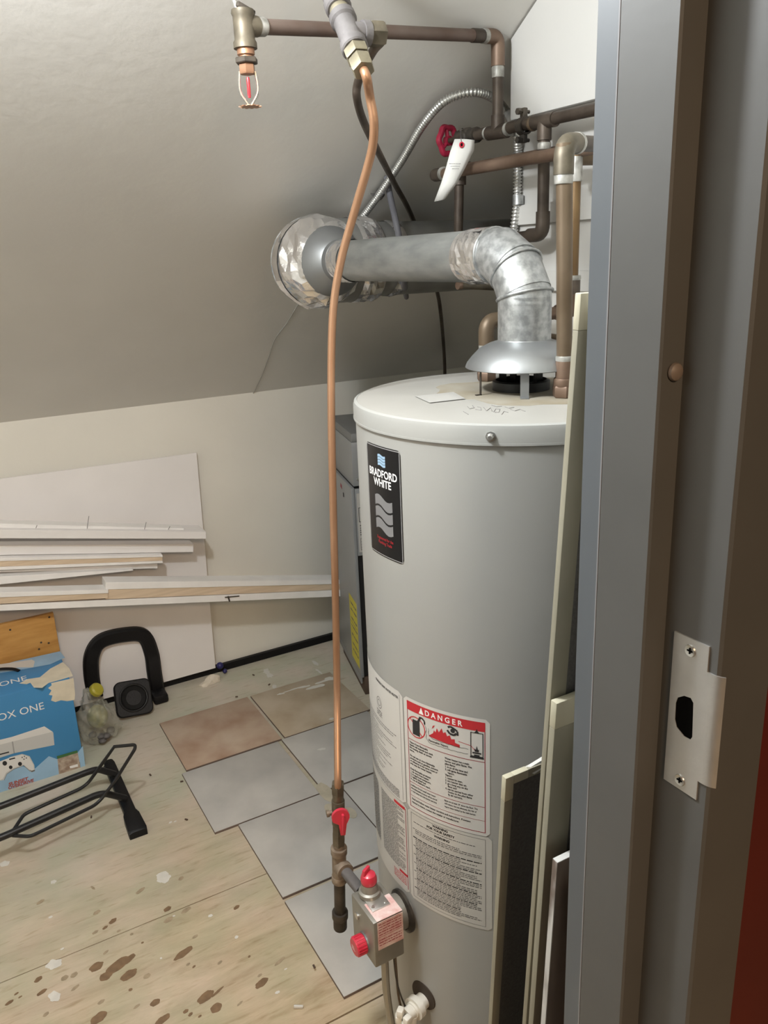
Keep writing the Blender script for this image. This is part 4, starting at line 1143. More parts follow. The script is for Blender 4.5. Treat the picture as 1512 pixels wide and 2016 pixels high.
seg_('tee', 1672, 1728, 0.0128, iron_rusty)
seg_('tee_band', 1722, 1734, 0.0142, iron_rusty)
seg_('drip_leg', 1730, 1800, 0.0104, iron_black)
seg_('leg_collar', 1794, 1806, 0.0150, iron_black)
seg_('leg_cap', 1804, 1826, 0.0128, iron_black)
tq = gp(1700)
nz = 0.440
nd = V((0, -1, 0))
tq2 = V((GX, tq.y, tq.z))
MB().cyl(tq2, tq2+nd*0.022, 0.0130).cyl(tq2+nd*0.014, tq2+nd*0.026, 0.0155).build('tee_outlet', iron_rusty, gas)
nend = V((0.494, gy1+0.004, tq.z-0.004))
MB().cyl(tq2+nd*0.02, nend, 0.0098).build('outlet_nipple', iron_gray, gas)
# red shutoff lever facing the camera
lv = gp(1592)
ld = (V((0, 0, lv.z))-lv); ld = V((-0.28, -0.96, 0)).normalized()
MB().cyl(lv, lv+ld*0.020, 0.0075, 14).build('shutoff_stem', brass_dark, gas)
la = V((ld.y, -ld.x, 0))*-1
lc = lv+ld*0.019
lev = MB()
out = []
for k in range(13):
    a = math.radians(-30+k*20); out.append((0.0155*math.cos(a), 0.0155*math.sin(a)))
out += [(-0.0035, -0.036), (0.0035, -0.037), (0.0105, -0.030)]
out = out[:13]+[(-0.004, -0.014), (-0.002, -0.036), (0.006, -0.037), (0.0095, -0.015)]
lev.prism([lc+la*u+V((0, 0, v)) for u, v in out], ld*0.006)
lev.box(lc+ld*0.009+la*0.0025+V((0, 0, -0.012)), (0.0045, 0.006, 0.040), Matrix.Rotation(math.atan2(la.y, la.x), 3, 'Z') @ Matrix.Rotation(0.05, 3, 'Y'), bev=0.0012)
lev = lev.build('shutoff_lever', red_plastic, gas)
MB().lathe([(0, 0.0012), (0.0032, 0.001), (0.0034, 0)], lc+ld*0.006+la*0.004+V((0, 0, 0.001)), ld, 12).build('lever_screw', ink_darkred, lev)
lt = V((-0.88, 0.2, 0)).normalized()
MB().cyl(gp(1597), gp(1597)+lt*0.020, 0.0045, 12).cyl(gp(1597)+lt*0.016, gp(1597)+lt*0.021, 0.0062, 12).build('test_plug', iron_rusty, gas)

# second gas tube, dark, looping back behind the flue to the boiler
g2 = empty('boiler_gas_tube', gt+side*0.05, 'dark copper tube looping from the iron tee behind the flue down to the boiler', 'gas pipe')
s0 = gt+side*0.046
p2 = [s0, s0+V((0.006, 0.004, -0.006)), atd(736, 98, 1.125), atd(718, 130, 1.15), atd(704, 165, 1.18), atd(703, 195, 1.20), atd(716, 240, 1.27), atd(745, 300, 1.45), at_slope(776, 360, 0.055), at_slope(808, 420, 0.014), at_slope(838, 500, 0.013), at_slope(860, 572, 0.018), at_slope(868, 620, 0.03), at(874, 690, 1, 2.62), at(876, 740, 1, 2.60), at(876, 800, 1, 2.58)]
MB().tube(smooth_path(p2, 7), 0.0062, 12).build('copper_tube', copper_dark, g2)

# flexible armoured conduit arching from the flue to the right wall
cd = empty('flexible_conduit', at_slope(850, 230, 0.03), 'ribbed steel flexible conduit arching up the dark slope behind the pipes', 'conduit')
cpts = [at_slope(713, 428, 0.020), at_slope(745, 385, 0.02), at_slope(790, 318, 0.02), at_slope(830, 250, 0.025), at_slope(868, 205, 0.03), at_slope(905, 186, 0.035), at_slope(940, 182, 0.04), at_slope(972, 194, 0.04), at_slope(998, 220, 0.03), at(1015, 258, 1, 1.425), at(1020, 300, 1, 1.422), at(1019, 350, 1, 1.422), at(1018, 398, 1, 1.422), at(1012, 450, 1, 1.43), at(1008, 500, 1, 1.44)]
cp = smooth_path(cpts, 10)
fine = []; acc = 0; step = 0.0016
for a, b in zip(cp[:-1], cp[1:]):
    L = (b-a).length; n = max(1, int(round(L/step)))
    fine += [a.lerp(b, k/n) for k in range(n)]
rad = [0.0076 + (0.0016 if (i % 4) in (1, 2) else -0.0010) for i in range(len(fine))]
MB().tube(fine, rad, 10).build('ribbed_tube', bx_steel, cd, autosmooth=False)
q = at(1020, 394, 1, 1.418)
cs_ = MB().lathe([(0.0085, -0.009), (0.0112, -0.009), (0.0112, 0.009), (0.0085, 0.009)], q, (0, 0, 1), 18).box(q+V((0.018, 0.004, 0)), (0.020, 0.003, 0.018), bev=0.001)
cs_.build('conduit_strap', galv, cd)
MB().lathe([(0, 0.003), (0.004, 0.002), (0.0045, 0)], q+V((0.020, 0.002, 0)), (0, -1, 0), 10).build('strap_screw', iron_black, cd)
q = at_slope(747, 383, 0.012)
MB().lathe([(0.009, -0.006), (0.0115, -0.006), (0.0115, 0.006), (0.009, 0.006)], q, dirs(cpts[0], cpts[2]), 16).box(q-V((0.014, 0, 0)), (0.016, 0.010, 0.003), Matrix.Rotation(math.radians(32), 3, 'X')).build('conduit_clip', iron_gray, cd)
# gray cable falling in front of the flue
gc = empty('gray_cable', at_slope(768, 380, 0.03), 'thick gray cable drooping in front of the large flue behind the vent pipe', 'cable')
MB().tube(smooth_path([at_slope(762, 350, 0.012), at_slope(766, 375, 0.02), at(771, 400, 1, 1.79), at(778, 430, 1, 1.755), at(786, 470, 1, 1.745), at(792, 520, 1, 1.75), at(796, 560, 1, 1.765), at_slope(800, 585, 0.05)], 7), 0.0075, 12).build('cable', cable_gray, gc)
# dusty thread hanging down the lower slope
th = MB().tube(smooth_path([at_slope(592, 590, 0.003), at_slope(565, 635, 0.0025), at_slope(541, 668, 0.0025), at_slope(530, 700, 0.0025), at_slope(515, 740, 0.0025), at_slope(497, 778, 0.0025)], 5), 0.0016, 6)
tag(th.build('dusty_thread', mat('dusty_lint', (0.42, 0.41, 0.38), 0.9), None), 'thin dusty thread hanging down the slope below the flue elbow', 'thread')
q = at_slope(494, 781, 0.002)
tag(MB().sphere(q, 0.008, (1, 1, 0.7), 12).build('cable_stub', iron_black), 'small dark stub poking out at the foot of the slope', 'stub')

# ------------------------------------------------------------------ boiler in the recess
BA = math.radians(-14)
c0 = at(713, 1372, 2, 0)
boiler = empty('boiler', (c0.x, c0.y, 0), 'gray and black gas boiler with a yellow label standing behind the water heater', 'boiler')
boiler.matrix_basis = Matrix.Translation((c0.x, c0.y, 0)) @ Matrix.Rotation(BA, 4, 'Z')
bM = boiler.matrix_basis.copy()
def bw(x, y, z): return bM @ V((x, y, z))
def bbox_(mb, x0, x1, y0, y1, z0, z1, bev=0.002):
    R_ = Matrix.Rotation(BA, 3, 'Z')
    return mb.box(bw((x0+x1)/2, (y0+y1)/2, (z0+z1)/2), (x1-x0, y1-y0, z1-z0), R_, bev)
BD, BW = 0.36, 0.50
bbox_(MB(), 0.014, BW, 0.010, BD, 0.0, 0.07).build('base', dark_wood, boiler)
bbox_(MB(), 0.0, 0.012, 0.0, BD, 0.075, 0.775).build('side_panel', boiler_gray, boiler)
bbox_(MB(), 0.0, 0.006, 0.004, BD, 0.05, 0.0745).build('side_skirt', boiler_gray, boiler)
bbox_(MB(), 0.0125, BW, 0.014, BD, 0.072, 0.770).build('body', black_paint, boiler)
bbox_(MB(), 0.0125, 0.30, 0.002, 0.0135, 0.535, 0.770).build('upper_front_panel', boiler_gray, boiler)
bbox_(MB(), 0.012, BW, 0.015, BD, 0.776, 0.925).build('draft_box', boiler_gray, boiler)
bbox_(MB(), 0.012, BW, 0.012, BD, 0.9255, 0.955, 0.004).build('draft_box_lid', mat('dull_gray_lid', (0.20, 0.205, 0.205), 0.5), boiler)
ld_ = bbox_(MB(), -0.0006, 0.0, 0.012, 0.125, 0.105, 0.355, 0).build('yellow_label', yellow_paper, boiler)
pr = Print(lambda u, v, l=0: bw(-0.0009-l, u, v))
for v in (0.325, 0.30, 0.265, 0.235, 0.20, 0.165, 0.14): pr.words(ink_gray, 0.018, v, 0.118, 0.008, rng, 0.9)
pr.rect(ink, 0.02, 0.252, 0.118, 0.2535)
pr.build(ld_, 0.0)
rp = bbox_(MB(), 0.018, 0.14, 0.0012, 0.002, 0.548, 0.755, 0).build('rating_plate', paper_old, boiler)
pr = Print(lambda u, v, l=0: bw(u, 0.0009-l, v))
pr.ring(ink, 0.046, 0.728, 0.017, 0.0025); pr.ring(ink, 0.046, 0.728, 0.010, 0.002)
pr.frame(ink, 0.022, 0.655, 0.136, 0.706, 0.002, 2); pr.poly(ink, [(0.05, 0.660), (0.075, 0.660), (0.08, 0.69), (0.062, 0.675)])
for k in range(5): pr.words(ink_gray, 0.024, 0.64-k*0.008, 0.136, 0.005, rng)
pr.frame(ink_gray, 0.024, 0.555, 0.136, 0.598, 0.0016, 2)
for k in range(3): pr.rect(ink_gray, 0.024, 0.565+k*0.01, 0.136, 0.566+k*0.01)
pr.build(rp, 0.0)
pr = Print(lambda u, v, l=0: bw(-0.0006-l, u, v))
pr.poly(ink_darkred, [(0.14, 0.735), (0.165, 0.74), (0.16, 0.755), (0.14, 0.75)]); pr.poly(ink, [(0.11, 0.715), (0.128, 0.712), (0.13, 0.728), (0.115, 0.73)])
pr.build(boiler.children[1] if False else [o for o in boiler.children if o.name.startswith('side_panel')][0], 0.0)
MB().lathe([(0, 0.006), (0.005, 0.005), (0.006, 0)], bw(0.03, 0.0145, 0.80), (bM.to_3x3() @ V((0, -1, 0))), 10).build('screw', chrome, boiler)
bbox_(MB(), 0.07, 0.11, -0.025, 0.013, 0.30, 0.42, 0.006).build('gas_control', iron_rusty, boiler)

# ------------------------------------------------------------------ loose floor tiles
T = 0.318; TH = 0.0075
def tile(x0, y0, m, label, z=0.0003, rot=0.0, tilt=0.0):
    o = empty('floor_tile', (x0+T/2, y0+T/2, z), label, 'tile', 'loose square tiles on the plywood floor')
    o.matrix_basis = Matrix.Translation((x0+T/2, y0+T/2, z)) @ Matrix.Rotation(rot, 4, 'Z') @ Matrix.Rotation(tilt, 4, 'X')
    M3 = o.matrix_basis.to_3x3()
    b = MB().box(o.matrix_basis @ V((0, 0, TH/2-0.0006)), (T, T, TH-0.0012), M3).build('tile_body', tile_edge, o)
    MB().box(o.matrix_basis @ V((0, 0, TH-0.0006)), (T-0.0004, T-0.0004, 0.0012), M3, 0.0004).build('glazed_face', m, o)
    return o
tile(0.487, 2.221, tile_brown, 'reddish brown tile at the far left corner of the tile patch')
tile(0.817, 2.221, tile_tan, 'dusty tan brown tile nearest the boiler with white dust on its edge')
tile(0.470, 1.894, tile_gray, 'gray tile overlapping the reddish brown tile with its raised front edge', z=0.0003)
tile(0.803, 1.898, tile_gray, 'gray tile touching the tan tile in front of the boiler')
tile(0.536, 1.571, tile_gray, 'gray tile in the middle row under the red shutoff lever')
tile(0.857, 1.573, tile_gray, 'gray tile in the middle row tucked against the heater side')
tile(0.536, 1.240, tile_gray, 'gray tile nearest the doorway under the gas valve', rot=0.004)
tile(0.858, 1.248, tile_gray, 'gray tile hidden mostly behind the foot of the water heater')
# plaster dust left at the back of the tiles
rd = random.Random(11)
def blob(mb, cx, cy, rx, ry, z, n=14, rot=0.0, jit=0.25, h=0.0006):
    ph = rd.uniform(0, 6)
    pts = []
    for k in range(n):
        a = 2*PI*k/n
        r = 1+jit*(0.5*math.sin(2*a+ph)+0.4*math.sin(5*a+2*ph)+rd.uniform(-0.35, 0.35))
        x, y = rx*r*math.cos(a), ry*r*math.sin(a)
        pts.append(V((cx+x*math.cos(rot)-y*math.sin(rot), cy+x*math.sin(rot)+y*math.cos(rot), z)))
    global _bz
    _bz += 0.000004
    for p_ in pts: p_.z += _bz
    mb.prism(pts, (0, 0, h))
_bz = 0.0
def fl(px, py, z=0.0): return at(px, py, 2, z)
ds = MB()
for (x, y, a, b) in ((553, 1366, .012, .006), (575, 1358, .035, .004), (600, 1352, .02, .007), (622, 1352, .03, .012), (640, 1340, .04, .008), (650, 1336, .02, .012), (531, 1330, .01, .02), (525, 1322, .014, .018), (540, 1352, .008, .014), (620, 1305, .006, .03), (628, 1322, .006, .02), (655, 1415, .012, .006), (634, 1475, .014, .006)):
    p = fl(x, y, 0.0085)
    zt2 = 0.0081 if (p.y < 2.535 and p.x > 0.49) else 0.0002
    p = fl(x, y, zt2)
    blob(ds, p.x, p.y, a, b, zt2, jit=0.5)
tag(ds.build('plaster_dust', dust_white), 'white plaster dust scattered along the far edge of the tiles', 'dust', kind='stuff')

sm = MB()
for (x, y, a, b) in ((642, 1560, .022, .05), (690, 1600, .014, .03), (650, 1590, .016, .02)):
    p = fl(x, y, 0.0081); blob(sm, p.x, p.y, a, b, 0.0081, 10, 0.0, 0.15)
tag(sm.build('mortar_smear', mat('beige_mortar', (0.44, 0.40, 0.31), 0.85, var=0.1, scale=30)), 'beige mortar smear on the gray tile behind the red shutoff', 'smear', kind='stuff')
# stains and paint spots that belong to the plywood
def st(x, y): return fl(x/2.16, 1600+y/2.16)
stn = MB(); st2 = MB(); pnt = MB()
for (x, y, a, b, s) in ((410, 655, 34, 20, 0), (500, 650, 62, 26, 0), (545, 625, 40, 14, 0), (450, 695, 28, 22, 0), (548, 690, 42, 20, 0), (780, 598, 48, 17, 0), (420, 872, 38, 24, 0), (875, 783, 46, 20, 0), (925, 762, 34, 6, 0), (920, 830, 30, 19, 0), (660, 808, 24, 15, 0), (690, 882, 40, 16, 0), (1113, 724, 34, 17, 0), (792, 414, 24, 11, 1), (712, 410, 20, 11, 0), (716, 456, 24, 11, 1), (480, 461, 19, 11, 0), (412, 424, 17, 10, 1), (447, 489, 13, 7, 0), (405, 509, 16, 7, 1), (1006, 403, 15, 9, 0), (163, 709, 20, 11, 0), (178, 764, 26, 9, 0), (625, 695, 16, 12, 1), (315, 690, 18, 11, 1), (275, 703, 16, 13, 1), (195, 858, 15, 8, 1), (40, 808, 20, 8, 0), (830, 527, 14, 7, 1), (555, 753, 9, 7, 0), (430, 805, 18, 8, 1), (582, 824, 16, 6, 1), (790, 845, 14, 8, 0), (810, 858, 12, 7, 0), (850, 866, 9, 5, 0), (800, 645, 10, 6, 1), (825, 655, 9, 5, 0), (172, 380, 18, 9, 1), (1020, 812, 16, 5, 1), (1060, 612, 7, 5, 0), (606, 553, 6, 5, 0), (1190, 632, 30, 8, 1), (70, 770, 10, 5, 0), (86, 784, 9, 4, 0), (320, 745, 22, 7, 1), (597, 332, 24, 9, 1), (770, 280, 14, 9, 1), (395, 320, 6, 14, 1), (450, 594, 14, 6, 1), (505, 503, 10, 5, 1), (560, 517, 8, 6, 1), (935, 638, 14, 6, 1), (1105, 692, 12, 6, 1)):
    p = st(x, y)
    sc_ = (p-CO).dot(CF)/FPX/2.16
    blob(st2 if s else stn, p.x, p.y, a*sc_*0.92, b*sc_*1.05, 0.0001, 26, 0.38, 0.14, 0.0003)
stn.build('water_stains', stain_m, floor, 'stuff'); st2.build('dry_stains', stain_l, floor, 'stuff')
for (x, y, a, b) in ((695, 276, 36, 26), (230, 645, 36, 22), (232, 782, 28, 22), (215, 445, 9, 6), (895, 439, 10, 7), (1006, 530, 9, 7), (228, 295, 12, 10), (20, 218, 24, 14), (740, 440, 6, 4), (685, 620, 6, 4), (1215, 666, 8, 3), (1180, 765, 12, 6), (265, 580, 10, 4), (725, 42, 10, 4), (745, 38, 8, 3)):
    p = st(x, y); sc_ = (p-CO).dot(CF)/FPX/2.16
    blob(pnt, p.x, p.y, a*sc_*0.85, b*sc_*1.25, 0.0002, 30, 0.2, 0.22, 0.0004)
pnt.build('paint_spots', paintspot, floor, 'stuff')

# ------------------------------------------------------------------ boards leaning and stacked along the back wall
pa = at(387, 892, 1, 2.785); pb = at(424, 1312, 1, 2.770); pc = at(0, 943, 1, 2.785)
dx = (pc-pa)
L_ = pa+dx*1.7
p0, p1 = V((L_.x-0.02, 2.770, 0.032)), V((pb.x, 2.770, 0.032))
tag(MB().hexa([p0, p1, p1+V((0, 0.008, 0)), p0+V((0, 0.008, 0)), L_, pa, pa+V((0, 0.008, 0)), L_+V((0, 0.008, 0))]).build('wall_board', white_board), 'large thin white sheet leaning flat on the back wall behind the trim boards', 'board')
def board(name, label, Lt, Lb, Rt, Rb, yf, depth, m, strips=(), yl=None, ext=1.35):
    """long board seen edge on; px lines on a plane in front of the wall, pushed back by its depth"""
    yl = yf if yl is None else yl
    P = []
    for a, b in ((Lt, Rt), (Lb, Rb)):
        l, r = at(*a, 1, yl), at(*b, 1, yf)
        l2 = r+(l-r)*ext
        P.append((l2, r))
    (tl, tr), (bl_, br) = P
    off = V((0, depth, 0))
    root = empty(name, (tl.lerp(br, 0.5)), label, 'board', 'white trim boards stacked along the back wall')
    if not strips: strips = ((0, 1, m, 'board_body', 0),)
    for (s0_, s1_, mm, nm, pro) in strips:
        a0, a1 = tl.lerp(bl_, s0_), tl.lerp(bl_, s1_); b0, b1 = tr.lerp(br, s0_), tr.lerp(br, s1_)
        fwd = V((0, -pro, 0))
        MB().hexa([a1+fwd, b1+fwd, b1+off, a1+off, a0+fwd, b0+fwd, b0+off, a0+off]).build(nm, mm, root, bevel=0.001)
    return root
W2 = board_white2
board('trim_board', 'topmost white board of the stack, pencil marked along its upper edge', (0, 1043), (0, 1060), (406, 1047), (406, 1061), 2.630, 0.09, white_board)
pm_ = MB()
tb = board('trim_board', 'thin white strip lying on the topmost board with short pencil ticks', (0, 1031), (0, 1042.5), (362, 1040), (362, 1046), 2.655, 0.05, W2)
for x, y0_, y1_ in ((173, 1016, 1044), (286, 1028, 1044), (71, 1034, 1044), (333, 1036, 1043)):
    pm_.tube([at(x+2, y0_, 1, 2.6535), at(x-2, y1_, 1, 2.6535)], 0.0009, 5)
pm_.build('pencil_marks', ink_gray, tb)
board('trim_board', 'second white board of the stack, squarely cut at its right end', (0, 1074), (0, 1093), (381, 1071), (381, 1087), 2.690, 0.05, white_board)
board('trim_board', 'third board of the stack, white moulding with a bare wood face', (0, 1098), (0, 1122), (320, 1092), (320, 1108), 2.670, 0.05, raw_wood, ((0, 0.26, W2, 'painted_edge', 0.003), (0.26, 0.74, raw_wood, 'bare_face', 0), (0.74, 1, W2, 'painted_foot', 0.004)))
board('trim_board', 'short white board peeking out under the bare wood moulding', (0, 1123.5), (0, 1127), (310, 1109), (310, 1119), 2.690, 0.05, W2)
board('trim_board', 'slanting white board wedged between upper and lower stacks', (0, 1135), (0, 1151), (262, 1121), (262, 1123.5), 2.672, 0.05, W2, yl=2.66)
board('trim_board', 'lower left white moulding with a snapped right end', (0, 1166), (0, 1189), (213, 1160), (213, 1178), 2.598, 0.05, raw_wood, ((0, 0.42, W2, 'painted_edge', 0.003), (0.42, 1.0, raw_wood, 'bare_face', 0)))
board('trim_board', 'lower right white moulding reaching behind the copper tube', (208, 1146), (208, 1180), (690, 1141), (690, 1160), 2.602, 0.06, raw_wood, ((0, 0.42, W2, 'painted_edge', 0.003), (0.42, 1.0, raw_wood, 'bare_face', 0)), ext=1.0)
board('trim_board', 'lowest and longest white board reaching from the crate to the boiler', (0, 1191), (0, 1203), (680, 1161), (680, 1174), 2.600, 0.09, W2)
nb = MB().tube([at(449, 1174, 1, 2.598), at(452, 1184, 1, 2.598)], 0.0028, 8).tube([at(443, 1176, 1, 2.597), at(471, 1173.5, 1, 2.597)], 0.002, 8)
tag(nb.build('bent_nail', iron_black), 'bent dark nail hooked on the lowest board', 'nail')

# ------------------------------------------------------------------ crate and game console carton at the left
CY = 2.662
cr0 = at(105, 1206, 1, CY)
crt = empty('wooden_crate', (cr0.x-0.2, 2.70, 0), 'orange varnished wooden box standing behind the blue carton', 'crate')
cz = cr0.z
CB = 2.762
MB().box((cr0.x-0.26, CY+0.008, cz/2), (0.52, 0.016, cz-0.002), bev=0.002).build('front_panel', crate_wood, crt)
MB().box((cr0.x-0.008, (CY+0.017+CB)/2, cz/2-0.02), (0.016, CB-CY-0.017, cz-0.042), bev=0.002).build('side_panel', crate_wood, crt)
MB().box((cr0.x-0.512, (CY+0.017+CB)/2, cz/2), (0.016, CB-CY-0.017, cz-0.002), bev=0.002).build('side_panel', crate_wood, crt)
MB().box((cr0.x-0.26, (CY+0.017+CB)/2, 0.012), (0.488, CB-CY-0.017, 0.016)).build('bottom_panel', crate_dark, crt)
kd = MB()
for x, y in ((81, 1265), (96, 1266), (77, 1278), (97, 1215), (20, 1240)): kd.lathe([(0, 0.0006), (0.003, 0.0005), (0.0035, 0)], at(x, y, 1, CY-0.001), (0, -1, 0), 8)
kd.build('knots', crate_dark, crt, 'stuff')

YX = 2.405
xb = at(167, 1508, 2, 0.0)
YX = xb.y
xr = xb.x
zx = at(145, 1333, 1, YX).z
bk = at(119, 1283, 2, zx)
carton = empty('console_carton', (xr-0.19, YX+0.1, 0), 'blue printed game console carton with torn cream patches at the left', 'box')
depth_ = min(bk.y-YX, 2.655-YX)
MB().box((xr-0.19, YX+depth_/2, zx/2), (0.38, depth_, zx), bev=0.002).build('carton_body', box_blue, carton)
ca = [o for o in carton.children][0]
fm = lambda u, v, l=0: at(u, v, 1, YX)+V((0, -0.0005-l, 0))
tm = lambda u, v, l=0: at(u, v, 2, zx)+V((0, 0, 0.0005+l))
def c6(x, y): return (x/3.436, 1180+y/3.436)
pr = Print(fm)
# sky haze low on the front
pr.poly(box_pale, [c6(*q) for q in ((-150, 1260), (0, 1170), (120, 1120), (230, 1150), (330, 1060), (470, 1110), (560, 990), (577, 1128), (330, 1230), (0, 1345), (-150, 1400))])
# console
print_white = mat('print_white', (0.72, 0.72, 0.70), 0.5); print_gray = mat('print_light_gray', (0.55, 0.56, 0.55), 0.5)
pr.poly(print_gray, [c6(*q) for q in ((-150, 990), (80, 930), (300, 858), (360, 900), (368, 985), (95, 1040), (-150, 1120))])
pr.poly(print_white, [c6(*q) for q in ((-150, 985), (80, 930), (300, 858), (356, 895), (82, 962), (-150, 1020))])
pr.poly(label_edge, [c6(*q) for q in ((80, 962), (88, 960), (100, 1038), (92, 1042))])
pr.poly(ink, [c6(*q) for q in ((-100, 1070), (60, 1028), (62, 1036), (-100, 1080))])
# controller
pr.poly(print_gray, [c6(*q) for q in ((-30, 1225), (15, 1100), (70, 1065), (150, 1045), (200, 1060), (232, 1120), (236, 1160), (212, 1168), (160, 1125), (90, 1150), (45, 1180), (25, 1222), (5, 1225))])
pr.poly(print_white, [c6(*q) for q in ((-40, 1215), (0, 1095), (60, 1072), (150, 1050), (195, 1066), (226, 1120), (230, 1156), (212, 1162), (160, 1116), (90, 1140), (40, 1172), (20, 1212), (0, 1222))])
for (x, y, r) in ((32, 1108, 4.6), (135, 1112, 4.0), (72, 1135, 3.6)): pr.disc(ink, *c6(x, y), r, 14)
for (x, y) in ((150, 1068), (165, 1062), (162, 1080), (178, 1072)): pr.disc(ink_gray, *c6(x, y), 1.5, 8)
pr.poly(ink, [c6(*q) for q in ((60, 1078), (100, 1068), (104, 1076), (64, 1086))])
pr.build(ca, 0.0)
pr = Print(lambda u, v, l=0: fm(u, v, l+0.0005))
for (x, y, r) in ((32, 1108, 4.6), (135, 1112, 4.0), (72, 1135, 3.6)): pr.disc(ink, *c6(x, y), r, 14)
pr.poly(ink_gray, [c6(*q) for q in ((200, 1150), (214, 1168), (236, 1160), (236, 1150), (214, 1158))])
pr.line(ink_gray, [c6(*q) for q in ((28, 1222), (46, 1180), (92, 1148), (160, 1123), (205, 1163))], 0.8)
# game case
pr.poly(mat('green_case', (0.05, 0.16, 0.05), 0.5), [c6(*q) for q in ((384, 1060), (522, 1020), (526, 1036), (388, 1078))])
pr.poly(mat('case_art', (0.28, 0.20, 0.15), 0.5, col2=(0.50, 0.42, 0.34), scale=60), [c6(*q) for q in ((388, 1078), (526, 1036), (545, 1150), (400, 1195))])
pr.poly(ink_gray, [c6(*q) for q in ((395, 1140), (540, 1098), (545, 1150), (400, 1195))])
pr.poly(ink_white, [c6(*q) for q in ((470, 1128), (525, 1112), (528, 1130), (475, 1142))])
pr.build(ca, 0.0)
def flat_text(s, px_right, cap_px, m, fn_pt, ux, vx, size, sx, parent, bold=0.0, lift=0.0008, align='RIGHT'):
    vv, ff = glyphs(s, size, sx=sx, bold=bold, align=align)
    me = D.meshes.new('print'); me.from_pydata([fn_pt+ux*x+vx*y for x, y in vv], [], ff); me.materials.append(m)
    o = D.objects.new('print', me); C.objects.link(o); o.parent = parent; me.transform(carton.matrix_basis.inverted())
X1, Z1 = V((1, 0, 0)), V((0, 0, 1))
faded_red = mat('faded_red_print', (0.36, 0.09, 0.07), 0.6)
flat_text('XBOX ONE', 0, 0, ink_white, at(*c6(303, 738), 1, YX)+V((0, -0.0012, 0)), X1, Z1, 0.0335, 1.0, ca)
ot = at(*c6(220, 1245), 1, YX)+V((0, -0.0012, 0))
flat_text('SUNSET', 0, 0, faded_red, ot+V((-0.010, 0, 0.017)), X1, (Z1+X1*0.15), 0.0150, 1.05, ca, bold=0.0007)
flat_text('OVERDRIVE', 0, 0, faded_red, ot+V((0.004, 0, 0.0055)), X1, (Z1+X1*0.15), 0.0145, 0.95, ca, bold=0.0007)
flat_text('XBOX ONE', 0, 0, ink_white, at(*c6(188, 545), 2, zx)+V((0, 0, 0.0012)), X1, V((0, 1, 0)), 0.045, 0.85, ca)
pr = Print(tm)
pr.poly(box_pale, [c6(*q) for q in ((-150, 490), (100, 420), (405, 352), (440, 395), (340, 440), (180, 470), (0, 500), (-150, 540))])
pr.poly(tag_paper, [c6(*q) for q in ((-150, 470), (0, 440), (215, 408), (236, 420), (225, 460), (120, 462), (0, 480), (-150, 510))])
pr.poly(torn, [c6(*q) for q in ((130, 570), (190, 540), (270, 528), (340, 470), (425, 425), (470, 470), (494, 520), (400, 548), (330, 566), (285, 600), (230, 598), (205, 565), (180, 575))])
pr.build(ca, 0.0)
pr = Print(fm)
pr.poly(torn, [c6(*q) for q in ((497, 532), (508, 640), (505, 680), (455, 688), (412, 682), (375, 694), (345, 684), (355, 650), (330, 645), (348, 615), (325, 600), (350, 580), (345, 566))])
pr.build(ca, 0.0)
hh = MB().tube(smooth_path([tm(-30, 1328)+V((0, 0, 0.008)), tm(0, 1322)+V((0, 0, 0.008)), tm(25, 1321)+V((0, 0, 0.007)), tm(38, 1322)+V((0, 0, 0.002))], 5), 0.006, 10, flat=0.6)
hh.build('carry_handle', black_plastic, carton)

# ------------------------------------------------------------------ bicycle floor stand
bs = empty('bike_stand', (0.2, 2.15, 0), 'black tubular bicycle floor stand in front of the blue carton', 'stand')
f0 = at(274, 1648, 2, 0.0); f1 = at(212, 1496, 2, 0.030)
fd = (V((f1.x, f1.y, 0))-V((f0.x, f0.y, 0))); fn = V((-fd.y, fd.x, 0)).normalized()
ft = MB()
def barpt(t, s, z): return V((f0.x, f0.y, 0))+fd*t+fn*s+V((0, 0, z))
secs = [(0.0, 0.024, 0.0, 0.020), (0.02, 0.025, 0.0, 0.026), (0.20, 0.022, 0.001, 0.030), (0.24, 0.016, 0.012, 0.032), (0.93, 0.016, 0.014, 0.036), (0.985, 0.013, 0.016, 0.034), (1.0, 0.007, 0.018, 0.030)]
rg = [[ft.bm.verts.new(barpt(t, s*w, z)) for s, z in ((-1, z0), (1, z0), (1, z1*0.85+z0*0.15), (0.6, z1), (-0.6, z1), (-1, z1*0.85+z0*0.15))] for (t, w, z0, z1) in secs]
for A_, B_ in zip(rg[:-1], rg[1:]):
    for k in range(6): ft.bm.faces.new((A_[k], A_[(k+1) % 6], B_[(k+1) % 6], B_[k]))
ft.bm.faces.new(rg[0][::-1]); ft.bm.faces.new(rg[-1])
ft.build('foot_bar', black_plastic, bs)
MB().box(barpt(0.965, 0, 0.006), (0.030, 0.03, 0.012), Matrix.Rotation(math.atan2(fd.y, fd.x), 3, 'Z')).build('foot_pad', rubber, bs)
u1 = barpt(0.70, 0, 0.045); u2 = barpt(0.36, 0, 0.040)
def rl(px, py, z): return at(px, py, 2, z)
RA = [rl(-260, 1672, 0.085), rl(0, 1588, 0.085), rl(172, 1520, 0.085), rl(192, 1514, 0.082), u1]
RB = [rl(-260, 1738, 0.085), rl(0, 1650, 0.085), rl(190, 1565, 0.085), rl(208, 1562, 0.080), u2]
for r_ in (RA, RB):
    MB().tube(fillet(r_, 0.03), 0.0095, 14).build('rail', black_metal, bs)
    MB().lathe([(0, 0.004), (0.006, 0.003), (0.007, 0)], r_[-1]+V((0, 0, 0.004)), (0, 0, 1), 10).build('bolt', black_metal, bs)
